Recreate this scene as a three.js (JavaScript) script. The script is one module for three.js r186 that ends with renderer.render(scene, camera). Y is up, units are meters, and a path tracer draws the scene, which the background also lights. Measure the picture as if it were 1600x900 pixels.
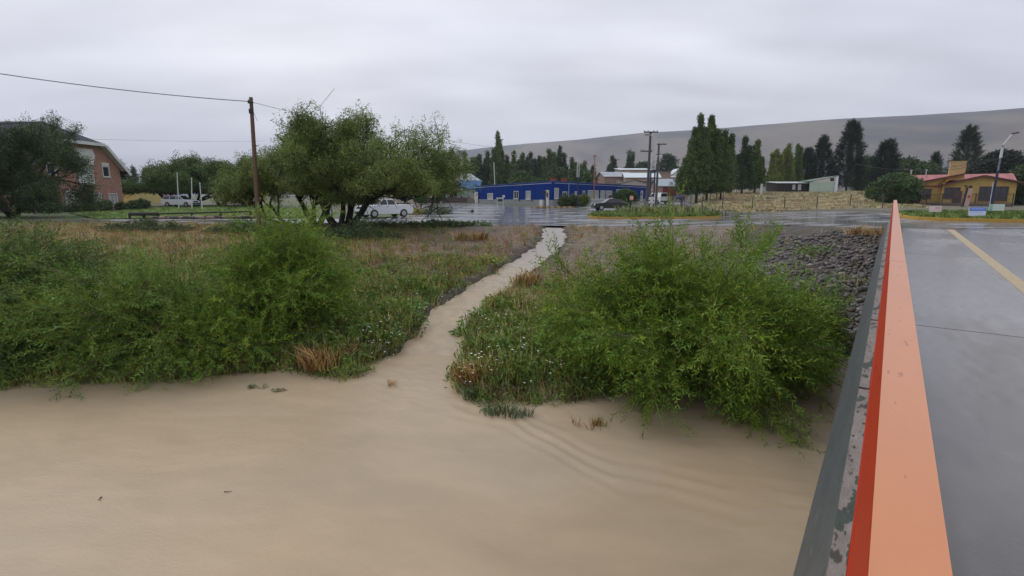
import * as THREE from 'three';
import { ImprovedNoise } from 'three/addons/math/ImprovedNoise.js';
import { ConvexGeometry } from 'three/addons/geometries/ConvexGeometry.js';
import { RoundedBoxGeometry } from 'three/addons/geometries/RoundedBoxGeometry.js';
import { TessellateModifier } from 'three/addons/modifiers/TessellateModifier.js';
import { mergeGeometries, mergeVertices } from 'three/addons/utils/BufferGeometryUtils.js';

// ------------------------------------------------------------------ camera, sky, sun, exposure
const V3 = THREE.Vector3;
const scene = new THREE.Scene();
const PITCH = Math.atan(144 / 800);
const camera = new THREE.PerspectiveCamera(2 * Math.atan(450 / 800) * 180 / Math.PI, 16 / 9, 0.05, 12000);
camera.position.set(0, 2, 0);
camera.rotation.set(-PITCH, 0, 0);
scene.add(camera);
const renderer = new THREE.WebGLRenderer({ antialias: true });
renderer.toneMapping = THREE.LinearToneMapping;
renderer.toneMappingExposure = 1.0;
renderer.shadowMap.enabled = true;

const perlin = new ImprovedNoise();
const N3 = (x, y, z) => perlin.noise(x + 37.3, y + 11.7, z + 5.1);
const fbm = (x, y, z = 0, o = 4) => { let s = 0, a = 0.5, f = 1; for (let i = 0; i < o; i++) { s += a * N3(x * f, y * f, z * f + i * 7.7); a *= 0.5; f *= 2.03; } return s; };
const clamp = (v, a = 0, b = 1) => Math.max(a, Math.min(b, v));
const sm = (a, b, v) => { const t = clamp((v - a) / (b - a)); return t * t * (3 - 2 * t); };
const lerp = (a, b, t) => a + (b - a) * t;
function rng(seed) { let s = seed | 0; return () => { s = (s + 0x6d2b79f5) | 0; let t = Math.imul(s ^ (s >>> 15), 1 | s); t = (t + Math.imul(t ^ (t >>> 7), 61 | t)) ^ t; return ((t ^ (t >>> 14)) >>> 0) / 4294967296; }; }

const SUN = new V3(-0.50, 0.76, -0.42).normalize();
{ // an overcast sky: air and cloud only
  const W = 1024, H = 512, data = new Float32Array(W * H * 4);
  for (let j = 0; j < H; j++) for (let i = 0; i < W; i++) {
    const u = (i + 0.5) / W, v = (j + 0.5) / H, el = (v - 0.5) * Math.PI, az = (u - 0.5) * 2 * Math.PI;
    const c = Math.cos(el), dx = c * Math.cos(az), dy = Math.sin(el), dz = c * Math.sin(az);
    const h = Math.max(0, dy), q = 1 / (h + 0.16);
    const broad = fbm(dx * q * 0.55 + 3, dz * q * 0.55 - 1, 0.4, 3), fine = fbm(dx * q * 1.5, dz * q * 1.5, 2.0, 5);
    const toSun = Math.max(0, dx * SUN.x + dy * SUN.y + dz * SUN.z);
    const band = fbm(dx * q * 0.9 + 1.3, dz * q * 2.6 + 0.7, 5.0, 4);
    let L = 0.735 + 0.20 * Math.pow(h, 1.2) + 0.15 * Math.pow(toSun, 3) + (0.20 * broad + 0.10 * fine + 0.22 * band) * sm(0, 0.15, h + 0.03);
    if (dy < 0) L = lerp(L, 0.3, sm(0, -0.3, dy));
    const blue = 0.05 - 0.10 * clamp(broad + 0.1);
    const o = (j * W + i) * 4;
    data[o] = L * (0.985 - blue * 0.55); data[o + 1] = L * (1.0 - blue * 0.1); data[o + 2] = L * (1.09 + blue); data[o + 3] = 1;
  }
  const t = new THREE.DataTexture(data, W, H, THREE.RGBAFormat, THREE.FloatType);
  t.mapping = THREE.EquirectangularReflectionMapping; t.magFilter = THREE.LinearFilter; t.minFilter = THREE.LinearFilter;
  t.wrapS = THREE.RepeatWrapping; t.needsUpdate = true;
  scene.background = t; scene.environment = t;
}
const sun = new THREE.DirectionalLight(new THREE.Color(1, 0.97, 0.93), 1.15);
sun.position.copy(SUN).multiplyScalar(200); sun.castShadow = true; sun.shadow.radius = 60;
sun.shadow.mapSize.set(2048, 2048);
Object.assign(sun.shadow.camera, { left: -90, right: 90, top: 90, bottom: -90, near: 1, far: 500 });
scene.add(sun); scene.add(sun.target);
scene.fog = new THREE.FogExp2(new THREE.Color(0.62, 0.64, 0.70), 0.0002);

// ------------------------------------------------------------------ helpers
const used = new Map();
const numbered = (n) => { const k = used.get(n) || 0; used.set(n, k + 1); return k ? n + '_' + String(k).padStart(3, '0') : n; };
function tag(o, label, category, group, kind) { o.userData.label = label; o.userData.category = category; if (group) o.userData.group = group; if (kind) o.userData.kind = kind; return o; }
function thing(name, label, category, pos = [0, 0, 0], ry = 0, group) {
  const g = new THREE.Group(); g.name = numbered(name); g.position.set(...(pos.isVector3 ? pos.toArray() : pos)); g.rotation.y = ry; scene.add(g);
  return tag(g, label, category, group);
}
function put(name, geo, mat, parent) {
  const m = new THREE.Mesh(geo, mat); m.name = parent ? name : numbered(name); m.castShadow = m.receiveShadow = true; (parent || scene).add(m); return m;
}
function structure(name, geo, mat) { const m = put(name, geo, mat); m.userData.kind = 'structure'; return m; }
function cloneThing(src, pos, ry, label) {
  const c = src.clone(); c.name = numbered(src.name.replace(/_\d+$/, '')); c.userData = { ...src.userData }; if (label) c.userData.label = label;
  c.position.set(...(pos.isVector3 ? pos.toArray() : pos)); if (ry !== undefined) c.rotation.y = ry; scene.add(c); return c;
}
const mrg = (list) => { const l = list.map((g) => (g.index ? g.toNonIndexed() : g)); for (const g of l) for (const k of Object.keys(g.attributes)) if (!['position', 'normal', 'uv'].includes(k)) g.deleteAttribute(k); return mergeGeometries(l); };
function boxG(w, h, d, x = 0, y = 0, z = 0, ry = 0, rz = 0, rx = 0) { // centred in x,z; base at y; uv in metres
  const g = new THREE.BoxGeometry(w, h, d), uv = g.attributes.uv, n = g.attributes.normal;
  for (let i = 0; i < uv.count; i++) { const ax = Math.abs(n.getX(i)) > 0.5, ay = Math.abs(n.getY(i)) > 0.5; uv.setXY(i, uv.getX(i) * (ax ? d : w), uv.getY(i) * (ay ? d : h)); }
  g.translate(0, h / 2, 0);
  if (rx) g.rotateX(rx); if (rz) g.rotateZ(rz); if (ry) g.rotateY(ry);
  g.translate(x, y, z); return g;
}
const cylG = (r0, r1, h, x = 0, y = 0, z = 0, seg = 10) => { const g = new THREE.CylinderGeometry(r1, r0, h, seg); g.translate(x, y + h / 2, z); return g; };
function barG(a, b, r, seg = 6) { // straight round bar
  const A = new V3(...a), B = new V3(...b), d = B.clone().sub(A), L = d.length();
  const g = new THREE.CylinderGeometry(r, r, L, seg); g.translate(0, L / 2, 0);
  g.applyQuaternion(new THREE.Quaternion().setFromUnitVectors(new V3(0, 1, 0), d.normalize())); g.translate(A.x, A.y, A.z); return g;
}
function taper(pts, r0, r1, seg = 6) { // tapered tube through points
  const n = pts.length, pos = [], nor = [], uv = [], idx = []; let up = new V3(0.31, 0.2, 0.93);
  for (let i = 0; i < n; i++) {
    const t = pts[Math.min(i + 1, n - 1)].clone().sub(pts[Math.max(i - 1, 0)]).normalize();
    const a = new V3().crossVectors(t, up).normalize(), b = new V3().crossVectors(t, a).normalize(); up = b.clone().cross(t).lengthSq() > 0 ? up : up;
    const r = lerp(r0, r1, i / (n - 1));
    for (let k = 0; k <= seg; k++) { const w = k / seg * Math.PI * 2, d = a.clone().multiplyScalar(Math.cos(w)).addScaledVector(b, Math.sin(w)); pos.push(pts[i].x + d.x * r, pts[i].y + d.y * r, pts[i].z + d.z * r); nor.push(d.x, d.y, d.z); uv.push(k / seg, i * 0.3); }
  }
  for (let i = 0; i < n - 1; i++) for (let k = 0; k < seg; k++) { const a = i * (seg + 1) + k, b = a + seg + 1; idx.push(a, a + 1, b, b, a + 1, b + 1); }
  const g = new THREE.BufferGeometry(); g.setAttribute('position', new THREE.Float32BufferAttribute(pos, 3)); g.setAttribute('normal', new THREE.Float32BufferAttribute(nor, 3)); g.setAttribute('uv', new THREE.Float32BufferAttribute(uv, 2)); g.setIndex(idx); return g;
}
// periodic value noise textures
function tileNoise(n, seed) {
  const r = rng(seed), g = Float32Array.from({ length: n * n }, r);
  return (x, y) => { const xi = Math.floor(x), yi = Math.floor(y), fx = x - xi, fy = y - yi, u = fx * fx * (3 - 2 * fx), v = fy * fy * (3 - 2 * fy), m = (a) => ((a % n) + n) % n;
    const A = g[m(yi) * n + m(xi)], B = g[m(yi) * n + m(xi + 1)], C = g[m(yi + 1) * n + m(xi)], D = g[m(yi + 1) * n + m(xi + 1)]; return lerp(lerp(A, B, u), lerp(C, D, u), v); };
}
function tex(size, f, srgb = true, rep = 1) { // f(u,v) in 0..1 -> value or [r,g,b] 0..1
  const d = new Uint8Array(size * size * 4);
  for (let j = 0; j < size; j++) for (let i = 0; i < size; i++) { let c = f((i + 0.5) / size, (j + 0.5) / size); if (typeof c === 'number') c = [c, c, c]; const o = (j * size + i) * 4; for (let k = 0; k < 3; k++) d[o + k] = clamp(c[k]) * 255; d[o + 3] = 255; }
  const t = new THREE.DataTexture(d, size, size); t.wrapS = t.wrapT = THREE.RepeatWrapping; t.magFilter = THREE.LinearFilter; t.minFilter = THREE.LinearMipmapLinearFilter; t.generateMipmaps = true;
  if (srgb) t.colorSpace = THREE.SRGBColorSpace; const R = Array.isArray(rep) ? rep : [rep, rep]; t.repeat.set(R[0], R[1]); t.needsUpdate = true; return t;
}
const again = (t, rep) => { const c = t.clone(); const R = Array.isArray(rep) ? rep : [rep, rep]; c.repeat.set(R[0], R[1]); c.needsUpdate = true; return c; };
const na = [4, 8, 16, 32, 64, 128].map((n, i) => tileNoise(n, 100 + i));
const multi = (u, v, w) => { let s = 0, t = 0; w.forEach((a, i) => { const n = [4, 8, 16, 32, 64, 128][i]; s += a * na[i](u * n, v * n); t += a; }); return s / t; };
const T = {
  soft: tex(256, (u, v) => 0.80 + 0.20 * multi(u, v, [1, 1, 1, 0.7, 0.5, 0.3])),
  grain: tex(256, (u, v) => 0.62 + 0.38 * multi(u, v, [0.4, 0.5, 0.7, 1, 1.3, 1.6])),
  bumpy: tex(256, (u, v) => multi(u, v, [0.2, 0.4, 0.8, 1, 1, 1]), false),
  streak: tex(256, (u, v) => { const a = na[4](u * 64, v * 4 + 0) * 0.6 + na[2](u * 16, v * 2) * 0.4; return 0.68 + 0.32 * a; }),
};
const C = (r, g, b) => new THREE.Color().setRGB(r, g, b);
function mat(c, rough = 0.8, o = {}) {
  const m = new THREE.MeshStandardMaterial({ color: C(...c), roughness: rough, side: o.side ?? THREE.FrontSide, metalness: o.metal || 0 });
  if (o.map) m.map = o.rep ? again(o.map, o.rep) : o.map;
  if (o.bump) { m.bumpMap = again(T.bumpy, o.brep || 1); m.bumpScale = o.bump; }
  if (o.vc) m.vertexColors = true;
  return m;
}

// pixel of the 1600 x 900 photograph -> a point on the level y
const cP = Math.cos(PITCH), sP = Math.sin(PITCH);
function ray(px, py) { const y = 450 - py; return new V3(px - 800, y * cP - 800 * sP, -(800 * cP + y * sP)); }
function onLevel(px, py, Y) { const d = ray(px, py), k = (Y - 2) / d.y; return new V3(d.x * k, Y, d.z * k); }
const at = (px, f, Y = 0) => new V3((px - 800) / 813 * f, Y, -f);      // a far point, f metres ahead
const up = (py, f) => 2 + (306 - py) * f / 826;                        // height of a far point

// ------------------------------------------------------------------ the bridge's frame
const BU = new V3(0.5913, 0, -0.8065), BN = new V3(0.8065, 0, 0.5913), GRADE = 0.0156, DECK0 = 0.35, END = 25.4;
const bp = (s, n, y) => new V3(BU.x * s + BN.x * n, y + GRADE * s, BU.z * s + BN.z * n);
const bridgeN = (x, z) => x * BN.x + z * BN.z, bridgeS = (x, z) => x * BU.x + z * BU.z;

// ------------------------------------------------------------------ the lie of the land
const WATER = -1.6;
function town(x, z) {
  const d = Math.hypot(x, z), f = -z, n = bridgeN(x, z), rx = f > 1 ? x / f : 0;
  const radial = 0.011 * clamp(d - 40, 0, 80) + 0.004 * clamp(d - 120, 0, 300);
  const emb = 0.71 * sm(-15, -1, n) * sm(140, 90, d);
  const lot = 1.95 * sm(60, 122, f) * sm(0.30, 0.44, rx) * (1 - sm(0.69, 0.76, rx));
  return Math.max(radial, emb) + lot;
}
const polyline = (pts) => (x) => { if (x <= pts[0][0]) return pts[0][1]; for (let i = 1; i < pts.length; i++) if (x <= pts[i][0]) return lerp(pts[i - 1][1], pts[i][1], (x - pts[i - 1][0]) / (pts[i][0] - pts[i - 1][0])); return pts[pts.length - 1][1]; };
const edgePts = [[-500, 352, 0], [-100, 352, 0], [100, 350.5, 0], [400, 350.5, 0], [560, 348, 0], [640, 349, 0], [800, 352, 0], [1000, 354, 0.02], [1200, 357, 0.4], [1290, 358, 0.56]].map(([a, b, c]) => { const p = onLevel(a, b, c); return [p.x, -p.z]; });
const dEnd0 = bp(END, -0.3, 0), dEnd1 = bp(END, 9.2, 0);
edgePts.push([dEnd0.x, -dEnd0.z], [dEnd1.x, -dEnd1.z], [dEnd1.x + 40, -dEnd1.z]);
const roadEdge = polyline(edgePts);
const bankPts = [[-700, 640], [-200, 622], [0, 606], [250, 595], [330, 586], [450, 580], [560, 596], [600, 592], [645, 570], [690, 602], [760, 630], [850, 632], [930, 622], [1050, 600], [1180, 580], [1320, 560]].map(([a, b]) => { const p = onLevel(a, b, WATER); return [p.x, -p.z]; });
bankPts.push([16, 9], [60, 8]);
const bankEdge = polyline(bankPts);
function land0(x, z) {
  const f = -z, wob = 0.25 * N3(x * 0.9, z * 0.9, 1) + 0.12 * N3(x * 2.7, z * 2.7, 4), b = bankEdge(x) + wob, r = roadEdge(x);
  if (f <= b) return WATER - 0.03 - Math.min(1.4, (b - f) * 0.3);
  if (f >= r) return town(x, z);
  const t = (f - b) / (r - b), step = 0.16 * sm(0, 0.5, f - b), p = 1 - Math.pow(1 - t, 1.45);
  const rough = (0.10 * N3(x * 0.7, z * 0.7, 9) + 0.05 * N3(x * 2.1, z * 2.1, 3)) * sm(0, 1, f - b) * sm(0, 2.5, r - f);
  return lerp(WATER - 0.03 + step, town(x, -r), p) + rough;
}
function hit(px, py, h = land0) { // where the line of sight of a pixel meets the ground
  const d = ray(px, py).normalize(); let k = 2; let p = new V3();
  for (; k < 600; k += k < 60 ? 0.1 : 0.5) { p.set(d.x * k, 2 + d.y * k, d.z * k); if (p.y <= h(p.x, p.z)) break; }
  p.y = h(p.x, p.z); return p;
}
// the runnel that drains the road into the river
const runPts = [[866, 350], [864, 358], [866, 366], [858, 380], [834, 398], [800, 419], [760, 445], [718, 476], [694, 506], [676, 536], [655, 566], [640, 592], [628, 618]].map(([a, b]) => hit(a, b));
const runCurve = new THREE.CatmullRomCurve3(runPts), runLine = runCurve.getSpacedPoints(260);
for (let i = runLine.length - 2; i >= 0; i--) runLine[i].y = Math.max(runLine[i].y, runLine[i + 1].y);
for (let i = 1; i < runLine.length; i++) runLine[i].y = Math.min(runLine[i].y, runLine[i - 1].y);
function runDist(x, z) { let best = 1e9, k = 0; for (let i = 0; i < runLine.length; i += 2) { const dx = x - runLine[i].x, dz = z - runLine[i].z, d = dx * dx + dz * dz; if (d < best) { best = d; k = i; } } return [Math.sqrt(best), k]; }
const runHalf = (k) => { const t = k / 260; return (0.50 + 0.07 * Math.sin(k * 0.21) + 0.05 * Math.sin(k * 0.53 + 1)) * (t < 0.12 ? 0.85 : 1) * (t > 0.86 ? 1 + (t - 0.86) * 5.5 : 1); };
function land(x, z) {
  let h = land0(x, z); const f = -z;
  if (f > 7 && f < 40 && x > -5 && x < 6) { const [d, k] = runDist(x, z), w = runHalf(k) + 0.08 * N3(x * 3, z * 3, 2); if (d < w + 0.5) h = Math.min(h, lerp(runLine[k].y - 0.34, h, sm(w * 0.7, w + 0.5, d))); }
  return h;
}
const ground = (px, py) => hit(px, py, land);

// ------------------------------------------------------------------ sheets that lie on the land
const inPoly = (P, x, z) => { let c = false; for (let i = 0, j = P.length - 1; i < P.length; j = i++) if ((P[i][1] > z) !== (P[j][1] > z) && x < (P[j][0] - P[i][0]) * (z - P[i][1]) / (P[j][1] - P[i][1]) + P[i][0]) c = !c; return c; };
function sheet(P, lift, maxEdge = 2.5, h = town) {
  const s = new THREE.Shape(P.map(([x, z]) => new THREE.Vector2(x, -z)));
  let g = new THREE.ShapeGeometry(s); g.rotateX(-Math.PI / 2); g = g.toNonIndexed(); g = new TessellateModifier(maxEdge, 10).modify(g);
  const p = g.attributes.position, uv = g.attributes.uv;
  for (let i = 0; i < p.count; i++) { p.setY(i, h(p.getX(i), p.getZ(i)) + lift); uv.setXY(i, p.getX(i), p.getZ(i)); }
  g.computeVertexNormals(); return mergeVertices(g);
}
const far = (px, py) => { const p = hit(px, py, town); return [p.x, p.z]; };
const ahead = (px, f) => { const p = at(px, f); return [p.x, p.z]; };
const nearEdge = []; for (let x = -46; x < dEnd0.x - 0.5; x += 1.5) nearEdge.push([x, -roadEdge(x) + 0.10 * Math.sin(x * 1.7) + 0.25 * N3(x * 0.6, 1, 1)]);
const roadPoly = [...nearEdge, [dEnd0.x - 0.2, dEnd0.z], [dEnd1.x, dEnd1.z], [dEnd1.x + 25, dEnd1.z + 5],
  [dEnd1.x + 30, -36], far(1640, 348), far(1520, 346.5), far(1432, 343.5), far(1410, 340), far(1399, 336.5), far(1390, 334), far(1260, 331), far(1135, 329.5),
  ahead(1092, 70), ahead(1076, 90), ahead(1078, 190), ahead(1062, 190), ahead(1050, 118), ahead(1012, 96), ahead(945, 84), ahead(880, 76), ahead(800, 82), ahead(742, 97), ahead(690, 96), ahead(620, 92), ahead(560, 88),
  ahead(560, 78), ahead(655, 66), ahead(640, 52), far(600, 342.2), far(480, 342), far(300, 342.5), far(110, 343), far(-20, 343.5), [-47, -40.5]];
const isleL = [far(921, 339.5), far(940, 341.2), far(1030, 341.6), far(1108, 340.8), far(1126, 338.6), far(1116, 336.2), far(1050, 334.4), far(960, 333.6)];
const isleR = [far(1402, 336.4), far(1412, 339.6), far(1433, 343), far(1520, 346), far(1640, 347.6), far(1700, 338), far(1600, 333.5), far(1480, 332.4), far(1404, 333.6)];
const lawnPoly = [far(150, 341.5), far(300, 341), far(470, 340), far(500, 328), ahead(400, 76), ahead(330, 74), ahead(225, 70), ahead(190, 68), [-45, -64], [-44.6, -52]];

// what grows where on the bank: patches found in the photograph
const patches = { green: [], red: [], gold: [], bare: [] };
for (const [k, list] of Object.entries({
  green: [[480, 520, 3], [600, 470, 3.2], [620, 530, 2.2], [690, 440, 2.6], [560, 440, 3.4], [730, 530, 1.8], [775, 475, 1.5], [765, 560, 1.2], [850, 520, 2.4], [300, 450, 5], [100, 430, 7], [820, 565, 1.8], [600, 352, 4], [680, 356, 1.8], [640, 415, 3], [470, 400, 5], [1180, 400, 2.5]],
  red: [[620, 399, 3.6], [680, 402, 3.4], [555, 402, 3], [735, 396, 2.6], [775, 382, 2], [650, 388, 3]],
  gold: [[200, 375, 6], [300, 385, 5], [130, 370, 5], [600, 376, 2.6], [640, 372, 2], [735, 373, 0.8], [862, 440, 1.9], [885, 422, 2.2], [845, 470, 1.2], [900, 470, 1.6], [510, 555, 0.7], [745, 592, 0.45], [832, 362, 1.8], [850, 372, 1.2], [1010, 395, 3], [1285, 376, 1.6], [1350, 366, 1.2], [400, 372, 3], [900, 362, 2]],
  bare: [[760, 358, 3.4], [690, 366, 3], [905, 378, 2], [850, 405, 1.5], [875, 432, 1.3], [905, 405, 2], [1000, 364, 4], [800, 426, 0.8], [930, 400, 2], [1100, 372, 3], [740, 365, 3], [700, 378, 2], [830, 440, 0.8]],
})) for (const [a, b, r] of list) { const p = hit(a, b); patches[k].push([p.x, p.z, r]); }
function veg(x, z) {
  const w = { green: 0.16, red: 0.02, gold: 0.09, bare: 0.16 }, wx = x + 0.7 * N3(x * 0.8, z * 0.8, 21), wz = z + 1.4 * N3(x * 0.8, z * 0.8, 31);
  for (const k in patches) for (const [cx, cz, r] of patches[k]) { const ex = wx - cx, ez = (wz - cz) / (Math.max(1, -cz / 11)); const d = (ex * ex + ez * ez) / (r * r); if (d < 6) w[k] += (k === 'bare' ? 1.7 : k === 'gold' ? 1.3 : 1) * Math.exp(-d * 1.1); }
  const n = N3(x * 1.3, z * 1.3, 50); w.green *= 1 + 0.5 * n; w.gold *= 1 - 0.5 * n; w.bare *= 1 + 0.6 * N3(x * 1.8, z * 1.8, 60);
  const s = w.green + w.red + w.gold + w.bare; for (const k in w) w[k] /= s; return w;
}
const lotShade = (x, z) => { const f = -z, rx = x / f; return sm(56, 60, f) * sm(190, 150, f) * sm(0.34, 0.42, rx) * (1 - sm(0.74, 0.80, rx)); };
{
  const axis = (list) => { const a = []; for (const [from, to, step] of list) for (let v = from; v < to - 1e-6; v += step) a.push(v); return a; };
  const grow = (from, to, step, k) => { const a = []; let v = from, s = step; while (v < to) { a.push(v); v += s; s *= k; } a.push(to); return a; };
  const xs = [...grow(22, 6000, 0.5, 1.08).map((v) => -v).reverse(), ...axis([[-21.8, 22, 0.2]]), ...grow(22, 6000, 0.5, 1.08)];
  const fs = [...grow(4, 200, 0.6, 1.25).map((v) => -(v - 8)).reverse().filter((v) => v < 4), ...axis([[4, 8, 0.4], [8, 26, 0.16], [26, 44, 0.3], [44, 130, 1.2]]), ...grow(130, 7000, 2, 1.1)];
  const nx = xs.length, nf = fs.length, pos = new Float32Array(nx * nf * 3), col = new Float32Array(nx * nf * 3), uv = new Float32Array(nx * nf * 2), idx = [];
  const c = [0, 0, 0], mixin = (r, g, b, t) => { c[0] = lerp(c[0], r, t); c[1] = lerp(c[1], g, t); c[2] = lerp(c[2], b, t); };
  for (let j = 0; j < nf; j++) for (let i = 0; i < nx; i++) {
    const x = xs[i], f = fs[j], z = -f, o = j * nx + i; let y = land(x, z); const r = roadEdge(x), b = bankEdge(x);
    if (f >= r) { const n = 0.03 * N3(x * 0.8, z * 0.8, 3); y += Math.min(0, n) - (inPoly(roadPoly, x, z) || inPoly(isleR, x, z) || inPoly(lawnPoly, x, z) ? 0.09 : 0.02); }
    const n1 = fbm(x * 0.35, z * 0.35, 3, 4), n2 = N3(x * 2.3, z * 2.3, 8), n3 = N3(x * 0.05, z * 0.05, 2);
    if (f < r) {
      const w = veg(x, z); c[0] = 0.14; c[1] = 0.105; c[2] = 0.075;
      mixin(0.11, 0.115, 0.045, clamp(w.green * 1.3)); mixin(0.20, 0.115, 0.062, clamp(w.red * 1.3)); mixin(0.30, 0.215, 0.105, clamp(w.gold * 1.2)); mixin(0.20, 0.158, 0.12, clamp(w.bare * 1.25));
      if (x > -6 && x < 7 && f < 40) { const [rd, rk] = runDist(x, z); mixin(0.055, 0.044, 0.036, 0.9 * sm(runHalf(rk) + 0.85, runHalf(rk) + 0.25, rd + 0.45 * n2)); }
      const n = bridgeN(x, z); mixin(0.085, 0.075, 0.072, 0.85 * sm(-6.8, -4.8, n + 0.8 * n2));
      mixin(0.30, 0.225, 0.14, sm(0.9, 0.1, f - b));
    } else {
      c[0] = 0.17; c[1] = 0.155; c[2] = 0.10; mixin(0.10, 0.14, 0.045, sm(-0.1, 0.25, n1 + n3)); mixin(0.58, 0.46, 0.265, lotShade(x, z) * sm(0.35, -0.15, n1 + 0.2 * n2)); if (f > 220) mixin(0.15, 0.145, 0.085, sm(220, 320, f));
    }
    const k = 1 + 0.28 * n2 + 0.25 * n1; pos.set([x, y, z], o * 3); col.set([c[0] * k, c[1] * k, c[2] * k], o * 3); uv.set([x, z], o * 2);
    if (i < nx - 1 && j < nf - 1) idx.push(o, o + 1, o + nx, o + 1, o + nx + 1, o + nx);
  }
  const g = new THREE.BufferGeometry(); g.setAttribute('position', new THREE.BufferAttribute(pos, 3)); g.setAttribute('color', new THREE.BufferAttribute(col, 3)); g.setAttribute('uv', new THREE.BufferAttribute(uv, 2)); g.setIndex(idx); g.computeVertexNormals();
  const m = mat([1.25, 1.25, 1.25], 0.92, { map: T.grain, rep: 0.55, bump: 0.05, brep: 0.4, vc: true });
  structure('ground', g, m);
}

// ------------------------------------------------------------------ roads, islands, lawn
const wetRough = tex(512, (u, v) => { const p = multi(u, v, [1.2, 1, 0.5, 0.25, 0.1, 0.05]); return lerp(0.10, 0.42, sm(0.42, 0.62, p)) + 0.06 * na[5](u * 128, v * 128); }, false);
const wetTone = tex(512, (u, v) => 0.62 + 0.38 * multi(u, v, [0.8, 1, 0.8, 0.5, 0.5, 0.5]));
{
  const m = new THREE.MeshStandardMaterial({ color: C(0.20, 0.197, 0.20), roughness: 1 }); m.roughnessMap = again(wetRough, [0.06, 0.14]); m.map = again(wetTone, [0.07, 0.11]); m.bumpMap = again(T.bumpy, 1.5); m.bumpScale = 0.0012;
  structure('road', sheet(roadPoly, -0.005), m);
}
const kerbYellow = mat([0.76, 0.45, 0.065], 0.6, { map: T.grain, rep: 1.2 }), kerbGrey = mat([0.34, 0.32, 0.29], 0.75, { map: T.grain, rep: 0.8 });
const islandGrass = mat([0.12, 0.20, 0.035], 0.95, { map: T.grain, rep: 0.7, bump: 0.05, brep: 0.6 });
const smooth = (P, n) => { const c = new THREE.CatmullRomCurve3(P.map(([x, z]) => new V3(x, 0, z)), true, 'centripetal'); return c.getSpacedPoints(n).slice(0, n).map((p) => [p.x, p.z]); };
function kerbRun(P, closed, w, h, lift, from = 0) { // a kerb of rectangular section along a line on the ground
  const geos = []; const n = P.length;
  for (let i = 0; i < (closed ? n : n - 1); i++) { const a = P[i], b = P[(i + 1) % n], L = Math.hypot(b[0] - a[0], b[1] - a[1]), ry = -Math.atan2(b[1] - a[1], b[0] - a[0]), mx = (a[0] + b[0]) / 2, mz = (a[1] + b[1]) / 2; geos.push([boxG(L + 0.015, h, w, 0, 0, 0, ry), mx, town(mx, mz) + lift, mz]); }
  return geos;
}
function island(name, label, P, n, group) {
  const S = smooth(P, n), cx = S.reduce((a, p) => a + p[0], 0) / n, cz = S.reduce((a, p) => a + p[1], 0) / n, y0 = town(cx, cz);
  const t = thing(name, label, 'traffic island', [cx, y0, cz], 0, group);
  const top = sheet(S, 0.13, 2); top.translate(-cx, -y0, -cz); put('turf', top, islandGrass, t);
  for (const [g, x, y, z] of kerbRun(S, true, 0.16, 0.20, -0.05)) { g.translate(x - cx, y - y0, z - cz); put('kerb_stone', g, kerbYellow, t); }
  return S;
}
const isleLS = island('traffic_island', 'grassy traffic island with yellow kerb in front of the dark parked car', isleL, 40);
const isleRS = island('traffic_island', 'grassy verge with yellow kerb in front of the yellow house', isleR, 44);
{
  const pavement = [far(1700, 333), far(1600, 331.8), far(1480, 331.2), far(1395, 332.2), far(1260, 329.4), far(1135, 327.8)];
  const back = pavement.slice().reverse().map(([x, z]) => { const k = 1 + 1.6 / Math.hypot(x, z); return [x * k, z * k]; });
  structure('pavement', sheet([...pavement, ...back], 0.07, 2), mat([0.36, 0.33, 0.29], 0.5, { map: T.grain, rep: 0.5 }));
  const t = thing('pavement_kerb', 'pale concrete kerb along the fenced dry lot', 'kerb', [0, 0, 0]);
  const kl = []; for (let i = 0; i < pavement.length - 1; i++) for (let k = 0; k < 14; k++) kl.push([lerp(pavement[i][0], pavement[i + 1][0], k / 14), lerp(pavement[i][1], pavement[i + 1][1], k / 14)]);
  const c0 = kl[30]; t.position.set(c0[0], town(...c0), c0[1]);
  for (const [g, x, y, z] of kerbRun(kl, false, 0.14, 0.22, -0.08)) { g.translate(x - t.position.x, y - t.position.y, z + 0.1 - t.position.z); put('kerb_stone', g, kerbGrey, t); }
}
structure('lawn', sheet(lawnPoly, 0.015, 2), mat([0.19, 0.30, 0.04], 0.95, { map: T.grain, rep: 0.25, bump: 0.06, brep: 0.5 }));

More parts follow.
